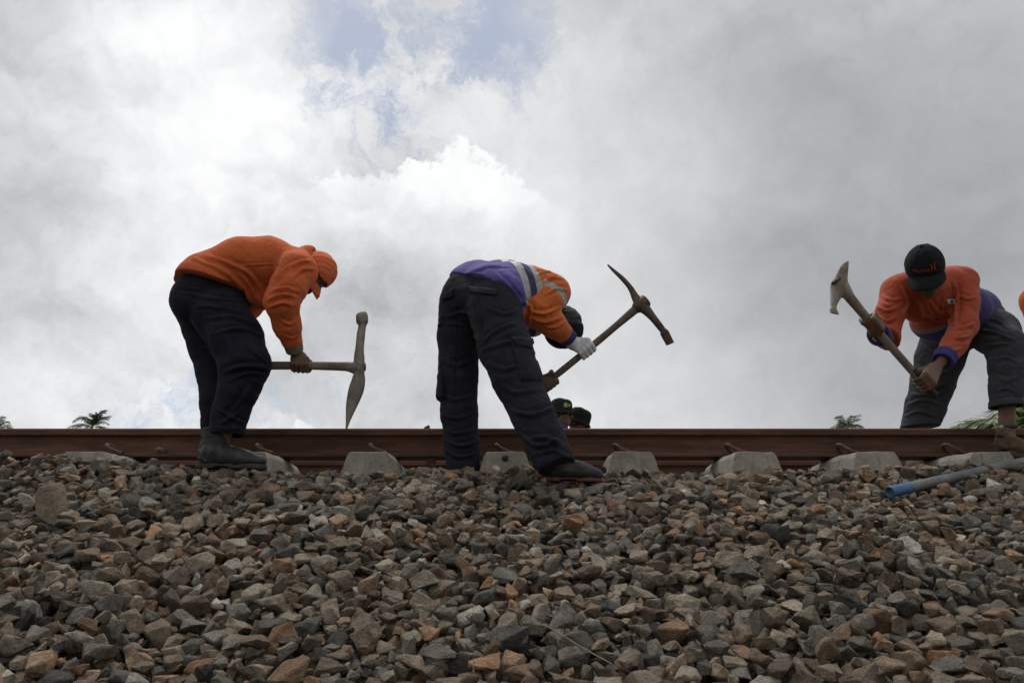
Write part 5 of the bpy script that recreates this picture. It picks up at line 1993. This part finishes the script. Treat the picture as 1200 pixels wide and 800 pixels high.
# head: broad tapering blade above the eye, neck and flared edge below
yk = HB3[1]
head_loft('head', [(P(994, 306, yk - .05), .003, .003), (P(990, 313, yk - .045), .022, .010), (P(987, 322, yk - .03), .036, .016), (P(984.5, 331, yk - .01), .042, .030), (P(982.5, 339, yk), .038, .032), (P(979, 348, yk), .024, .020),
                   (P(977, 356, yk - .01), .017, .012), (P(977, 361, yk - .015), .018, .009), (P(977.5, 364.5, yk - .02), .030, .007), (P(978, 367.5, yk - .02), .034, .004)],
          M['iron_pale'], k3, unit(V3([.55, -.8, .2])))
V, F = sweep([HB3 - hd3 * .075, HB3 - hd3 * .06, HB3 - hd3 * .012, HB3 + hd3 * .0], [ring(.023, .022, 14), ring(.028, .026, 14), ring(.040, .034, 14), ring(.036, .03, 14)], (0, 1, 0))
mesh_np('eye_collar', V, F, M['iron_pale'], True, k3)
wp = P(979, 330, yk - .032)
tube('wedge', spline([P(975, 332.5, yk - .030), P(979, 329.5, yk - .048), P(984, 326, yk - .046)], 5), .007, M['iron_brown'], k3, 8)

# ====== two helpers beyond the track: only their hatted heads rise over the rail
def bystander(label, px, py, Y, f, u, zf, shirtm, collar=True):
    c = P(px, py, Y)
    t = thing('person', label, 'person', (c[0], c[1], zf), 'helpers beyond the track')
    fh = unit(V3([f[0], f[1], 0]))
    l = V3([-fh[1], fh[0], 0])
    lean = V3([fh[0], fh[1], 0]) * .05
    nk = c + V3([0, 0, -.14]) - fh * .03
    pel = V3([nk[0], nk[1], zf + (nk[2] - zf) * .60]) - lean
    ch = nk + V3([0, 0, -.20]) - lean * .3
    sh = [nk + l * s_ * .17 + V3([0, 0, -.07]) for s_ in (1, -1)]
    el = [sh[i] + V3([0, 0, -.29]) - fh * .02 + l * (1 - 2 * i) * .04 for i in (0, 1)]
    wr = [el[i] + V3([0, 0, -.22]) + fh * .10 for i in (0, 1)]
    hp_ = [pel + l * s_ * .09 for s_ in (1, -1)]
    ft = [V3([hp_[i][0], hp_[i][1], zf + .06]) + l * (1 - 2 * i) * .03 for i in (0, 1)]
    kn = [(hp_[i] + ft[i]) / 2 + fh * .05 for i in (0, 1)]
    an = [ft[i] + V3([0, 0, .06]) for i in (0, 1)]
    b, Q, Rm = worker_body(t, dict(neck=nk, c=c, f=f, u=u), [(pel, .13), (ch, .135), (nk + V3([0, 0, -.07]), .09)], [(sh[i], el[i], wr[i]) for i in (0, 1)], [(hp_[i], kn[i], an[i], ft[i]) for i in (0, 1)],
                           [lambda s, i=i: relaxed_hand_ops(s, wr[i], V3([0, 0, -1]) + fh * .3, l * (1 - 2 * i), 1 if i else -1) for i in (0, 1)], M['skin'], .0055)
    s = Sculpt(.007)
    s.limb(pel + l * .06, pel - l * .06, .135, .135, .04)
    s.limb(ch + l * .06, ch - l * .06, .145, .145, .06)
    s.limb(pel + l * .05, ch + l * .06, .13, .14, .05)
    s.limb(pel - l * .05, ch - l * .06, .13, .14, .05)
    s.limb(sh[0], sh[1], .078, .078, .05)
    for i in (0, 1):
        s.chain([(sh[i], .078), (el[i], .064), (wr[i], .048)], .03)
    s.limb(nk + V3([0, 0, -.03]), nk + V3([0, 0, .035]), .082, .074, .03)
    s.limb(nk + V3([0, 0, .0]), c, .062, .066, .01, 's')
    s.cut(pel - V3([0, 0, .10]), (0, 0, -1))
    for i in (0, 1):
        s.cut(wr[i], wr[i] - el[i]) if False else None
    skin('shirt', s, shirtm, t, [(None, (.3, .2, .9), 0, .006, 14)])
    s = Sculpt(.007)
    s.limb(hp_[0], hp_[1], .125, .125, .04)
    for i in (0, 1):
        s.chain([(hp_[i], .115), (kn[i], .090), (an[i], .075)], .03)
    skin('trousers', s, M['navy'], t, [(None, (0, 0, 1), 0, .006, 16)])
    for i in (0, 1):
        hl = V3([ft[i][0], ft[i][1], zf]) - fh * .07
        make_boot(t, hl, hl + fh * .28, M['boot'], M['sole'], kn[i])
    eyes(Q, t)
    # bucket hat: soft crown, short sloping brim
    rows = []
    for z, rx, ry, dz in ((.150, .022, .028, 0), (.147, .045, .056, 0), (.137, .066, .082, 0), (.120, .080, .099, 0), (.092, .088, .108, 0), (.060, .092, .112, 0), (.036, .094, .114, 0), (.022, .101, .122, 0), (.002, .112, .136, -.012), (-.003, .113, .137, -.013), (.018, .096, .116, 0), (.040, .087, .105, 0), (.10, .080, .096, 0)):
        rows.append([Q(math.cos(a) * rx, math.sin(a) * ry - .012, z + dz * math.cos(2 * a) * .8 + .003 * math.sin(3 * a + z * 30)) for a in np.linspace(0, 2 * math.pi, 28, endpoint=False)])
    V = [p for r in rows for p in r] + [Q(0, -.012, .151), Q(0, -.012, .101)]
    n = 28
    F = [(j * n + i, j * n + (i + 1) % n, (j + 1) * n + (i + 1) % n, (j + 1) * n + i) for j in range(len(rows) - 1) for i in range(n)]
    F += [(len(rows) * n, (i + 1) % n, i) for i in range(n)] + [(len(rows) * n + 1, (len(rows) - 1) * n + i, (len(rows) - 1) * n + (i + 1) % n) for i in range(n)]
    hat = mesh_np('hat', V, F, M['hat'], True, t)
    s = Sculpt(.006)
    s.ell(Q(0, -.022, .010), V3([.079, .088, .086]), Rm, 0)
    s.cut(Q(0, .018, 0), Rm[1])
    s.cut(Q(0, 0, -.07), -Rm[2])
    skin('hair', s, M['hair'], t)
    return t, Q, Rm, hat, nk


t5, Q5, R5, hat5, nk5 = bystander('helper in dark hat with yellow emblem, only his head showing above the rail', 658, 485.5, 7.3, V3([.90, -.42, -.10]), V3([.1, 0, 1]), .79, cloth('pink_shirt_cloth', (.42, .16, .17)))
patch('hat_emblem', hat5, [(660.5, 471.5), (665.5, 472.0), (665.5, 477.5), (660.5, 477.5)], M['yellowmark'], t5, 6, 6, .003, .002, True)
patch('hat_emblem', hat5, [(665.8, 472.5), (668.2, 473.5), (667.6, 477.5), (665.8, 476.5)], M['yellowmark'], t5, 4, 4, .003, .002, True)
s = Sculpt(.006)
s.limb(nk5 + V3([0, 0, .01]), nk5 + V3([.01, -.01, .03]), .086, .080, .01)
s.limb(nk5 + V3([0, 0, -.05]), nk5 + V3([.01, 0, .10]), .066, .066, 0, 's')
s.cut(nk5 + V3([0, 0, .045]), (.3, 0, 1))
s.cut(nk5 + V3([0, 0, -.02]), (0, 0, -1))
skin('scarf', s, M['purple'], t5, [(None, (0, 0, 1), 0, .005, 40)])
t6, Q6, R6, hat6, nk6 = bystander('helper in plain dark bucket hat, face half hidden behind the rail', 678, 496, 7.5, V3([.86, -.32, -.38]), V3([.42, -.1, .9]), .74, M['navy'])

# ====== the next worker, mostly outside the frame: only his orange back reaches in
W4 = thing('person', 'worker cut off by the edge of the view, only a bit of orange shirt showing', 'person', P(1262, 545, 4.6), 'track workers with pickaxes')
def q4(px, py, dy=0):
    return P(px, py, 4.75 + dy)
pel4, ch4, nk4 = q4(1296, 395), q4(1256, 352, -.05), q4(1256, 345, -.1)
hp4 = [q4(1290, 405, -.09), q4(1288, 405, .10)]
kn4 = [q4(1275, 462, -.12), q4(1295, 462, .12)]
an4 = [q4(1290, 532, -.10), q4(1306, 530, .12)]
ft4 = [a + V3([0, 0, -.06]) for a in an4]
sh4 = [q4(1216, 353, -.25), q4(1246, 352, .18)]
el4 = [q4(1225, 405, -.25), q4(1230, 405, .1)]
wr4 = [q4(1240, 450, -.2), q4(1242, 450, .05)]
b4, Q4, R4 = worker_body(W4, dict(neck=nk4, c=q4(1252, 338, .10), f=V3([-.3, .3, -.9]), u=V3([-.6, .5, .1])), [(pel4, .13), (ch4, .13), (nk4, .09)], list(zip(sh4, el4, wr4)), list(zip(hp4, kn4, an4, ft4)),
                         [lambda s, i=i: relaxed_hand_ops(s, wr4[i], V3([.2, 0, -1]), V3([-1, 0, 0]), 1) for i in (0, 1)], M['skin'], .0055)
s = Sculpt(.007)
s.limb(pel4 + V3([0, -.05, 0]), pel4 + V3([0, .05, 0]), .14, .14, .05)
s.chain([(pel4 + V3([0, -.05, 0]), .14), (ch4 + V3([0, -.06, 0]), .14)], .05)
s.chain([(pel4 + V3([0, .05, 0]), .14), (ch4 + V3([0, .06, 0]), .14)], .05)
s.limb(sh4[0], sh4[1], .09, .085, .05)
for i in (0, 1):
    s.chain([(sh4[i], .088), (el4[i], .07), (wr4[i], .048)], .03)
skin('shirt', s, M['orange'], W4, [(None, (.3, .2, .9), 0, .006, 14)])
s = Sculpt(.007)
s.limb(hp4[0], hp4[1], .13, .13, .04)
for i in (0, 1):
    s.chain([(hp4[i], .12), (kn4[i], .095), (an4[i], .08)], .03)
skin('trousers', s, M['navy'], W4, [(None, (0, 0, 1), 0, .006, 16)])
for i in (0, 1):
    hl = an4[i] + V3([.06, 0, -.115])
    make_boot(W4, hl, hl + V3([-.28, -.03, 0]), M['boot'], M['sole'], kn4[i])
s = Sculpt(.005)
cap_ops(s, Q4, R4)
skin('cap', s, M['blackcloth'], W4)
visor_mesh('cap_peak', Q4, M['blackcloth'], W4)

# ------------------------------------------------------------------ the pipe lying on the stones
pp = thing('metal_pipe', 'long dull grey metal pipe with a blue painted end lying aslant on the stones', 'pipe', pipe_pt(0))
def hollow(name, t0, t1, ro, ri, mat, n=40, dents=0.0):
    ts = np.linspace(t0, t1, n)
    path = [pipe_pt(t) for t in ts]
    nz = vnoise(np.stack([ts * 14, ts * 0, ts * 0], 1)) * dents
    path = [path[0] + (path[1] - path[0]) * 3.0] + [path[0]] + path[:] + [path[-1]] + [path[-1] + (path[-2] - path[-1]) * 3.0]
    rr_ = [ri, ri + .0005, *(ro + nz), ri + .0005, ri]
    V, F = sweep(path, [ring(r, r, 20) for r in rr_], (0, 0, 1), cap=True)
    V2, F2 = [], []
    # sweep() takes tangents from neighbours; the first and last rings share the direction of the pipe
    d = unit(pipe_pt(1) - pipe_pt(0))
    x, y, _ = frame(d)
    for p, r in zip(path, rr_):
        for u, v in ring(r, r, 20):
            V2.append(p + x * u + y * v)
    return mesh_np(name, V2, F, mat, True, pp)
hollow('pipe_tube', .012, 2.1, .0222, .0180, M['pipe'], 60, .0006)
hollow('blue_end', 0.0, .135, .0236, .0188, M['bluepaint'], 20)
jt = pipe_pt(.70)
V, F = sweep([pipe_pt(t) for t in (.685, .69, .715, .72)], [ring(.0222, .0222, 18), ring(.0238, .0238, 18), ring(.0238, .0238, 18), ring(.0222, .0222, 18)])
mesh_np('joint_ring', V, F, M['clip'], True, pp)

# small rusty plate hanging below the rail foot between two sleepers
bm = bmesh.new()
bmesh.ops.create_cube(bm, size=1, matrix=Matrix.Translation(Vector(P(505.5, 543, 4.20))) @ Matrix.Diagonal((.048, .04, .058, 1)))
bmesh.ops.bevel(bm, geom=bm.edges, offset=.006, segments=2, affect='EDGES')
anchor = bm_obj('rail_anchor', bm, M['clip'], near_rail)

# ------------------------------------------------------------------ palms and bushes beyond the embankment
def frond_mesh(V, F, base, d, up, L, droop, width, nleaf, r):
    """one pinnate leaf: a bending rib with two rows of narrow hanging leaflets"""
    d = unit(d)
    pts = []
    for i in range(9):
        t = i / 8
        pts.append(base + d * L * t + V3([0, 0, -1]) * droop * L * t ** 2.2 + up * L * .10 * math.sin(math.pi * t))
    v, f = sweep(pts, [ring(.020 * L / 3 * (1 - .8 * i / 8) + .003, None, 5) for i in range(9)])
    F += [tuple(k + len(V) for k in q) for q in f]
    V += [np.array(x) for x in v]
    sp = spline(pts, max(2, nleaf // 8))
    side0 = unit(np.cross(d, V3([0, 0, 1]) + 1e-3))
    for i in range(3, len(sp) - 1):
        t = i / (len(sp) - 1)
        tan = unit(sp[i + 1] - sp[i])
        wl = width * L * math.sin(math.pi * min(1, .12 + .86 * t)) ** .6 * r.uniform(.8, 1.15)
        for s_ in (-1, 1):
            a = unit(side0 * s_ * .8 + tan * .75 + V3([0, 0, r.uniform(-.55, .12)]))
            o = sp[i]
            e1 = o + a * wl * .55 + V3([0, 0, -.04 * wl])
            e2 = o + a * wl + V3([0, 0, -.22 * wl])
            w_ = .020 * L / 3 * 1.6
            b = len(V)
            V += [o - tan * w_, o + tan * w_, e1 + tan * w_, e1 - tan * w_, e2]
            F += [(b, b + 1, b + 2, b + 3), (b + 3, b + 2, b + 4)]


def palm(label, px, py, Y, L, nf, seed, mat, ztop=None, lean=0.0, trunk_r=.16, name='palm_tree', zb=-.42, spread=(-.15, 1.35), nleaf=32, group='palms beyond the embankment'):
    r = random.Random(seed)
    c = P(px, py, Y)
    t = thing(name, label, 'palm', (c[0] - lean, c[1], zb), group)
    path = [V3([c[0] - lean * (1 - k) ** 1.6, c[1], zb + (c[2] - zb) * k]) for k in np.linspace(0, 1, 14)]
    V, F = [], []
    n = 10
    v, f = sweep(path, [ring(trunk_r * (1.35 - .55 * min(1, i / 4) - .02 * i) * (1 + .04 * (i % 2)), None, n) for i in range(14)], (1, 0, 0))
    mesh_np('trunk', v, f, M['bark'], True, t)
    V, F = [], []
    for i in range(nf):
        az = 2 * math.pi * (i / nf + r.uniform(-.04, .04)) * 1.0 * 2.618 / 1.0
        el = r.uniform(*spread)
        d = V3([math.cos(az) * math.cos(el), math.sin(az) * math.cos(el), math.sin(el)])
        frond_mesh(V, F, c, d, V3([0, 0, 1]), L * r.uniform(.8, 1.1), r.uniform(.15, .55), .26, nleaf, r)
    mesh_np('crown', V, F, mat, False, t)
    return t


palm('dark distant palm crown just showing over the rail, left of the left worker', 108, 500, 70, 2.5, 20, 3, M['frond'], lean=.8)
palm('palm crown cut by the left edge of the view above the rail', -4, 503, 75, 1.9, 16, 5, M['frond'], lean=-.5)
palm('small palm crown over the rail between the two right-hand pickaxe handles and the sky', 993, 502, 60, 1.9, 17, 9, M['frond'], lean=.5)
palm('light green palm at the right edge beside the brown boot, one long frond reaching left', 1236, 520, 9.2, 1.35, 20, 14, M['frond_light'], trunk_r=.10, spread=(-.1, 1.25), nleaf=64, zb=.5)
for k_, (px, py, Y, label) in enumerate([(41, 501.5, 60, 'dark far treetop barely over the rail between the two left palms'), (72, 501.5, 62, 'far treetop tip barely over the rail beside the left palm')]):
    r = np.random.default_rng(50 + k_)
    c = P(px, py + 14, Y)
    t = thing('leafy_tree', label, 'tree', (c[0], c[1], -.42), 'far trees')
    v, f = sweep([V3([c[0], c[1], c[2] * k]) for k in (0, .5, .8, .97)], [ring(x, None, 8) for x in (.25, .18, .12, .05)], (1, 0, 0))
    v2, f2 = list(v), list(f)
    for j in range(7):
        a0 = V3([c[0], c[1], c[2] * (.62 + .05 * j)])
        b0 = a0 + V3([math.cos(j * 2.4), math.sin(j * 2.4), .8]) * 1.0
        vv, ff = sweep([a0, (a0 + b0) / 2 + V3([0, 0, .1]), b0], [ring(.07, None, 6), ring(.05, None, 6), ring(.02, None, 6)])
        f2 += [tuple(i + len(v2) for i in q) for q in ff]
        v2 += vv
    mesh_np('trunk', v2, f2, M['bark'], True, t)
    n = 1500
    d = r.normal(size=(n, 3))
    d /= np.linalg.norm(d, axis=1)[:, None]
    cl = r.normal(size=(16, 3)) * V3([.8, .8, .5])
    pos_ = c + V3([0, 0, -.9]) + cl[r.integers(0, 16, n)] + d * (r.random((n, 1)) ** .5) * .55
    pos_[:, 2] = np.minimum(pos_[:, 2], c[2] + .85)
    V, F = [], []
    for p in pos_:
        a, b = unit(r.normal(size=3)), unit(r.normal(size=3))
        o = len(V)
        V += [p - a * .10, p + b * .05, p + a * .10, p - b * .05]
        F.append((o, o + 1, o + 2, o + 3))
    mesh_np('crown', V, F, M['leaf'], False, t)

if 'STATS' in globals():
    print('SCULPT', _t[0])
    L = sorted([(sum(len(p.vertices) - 2 for p in m.polygons), m.name) for m in bpy.data.meshes])[::-1]
    print(sum(a for a, _ in L), L[:30], [len(q[1]) for q in PROTO[:12]], [len(q[4]) for q in PROTO[:12]])
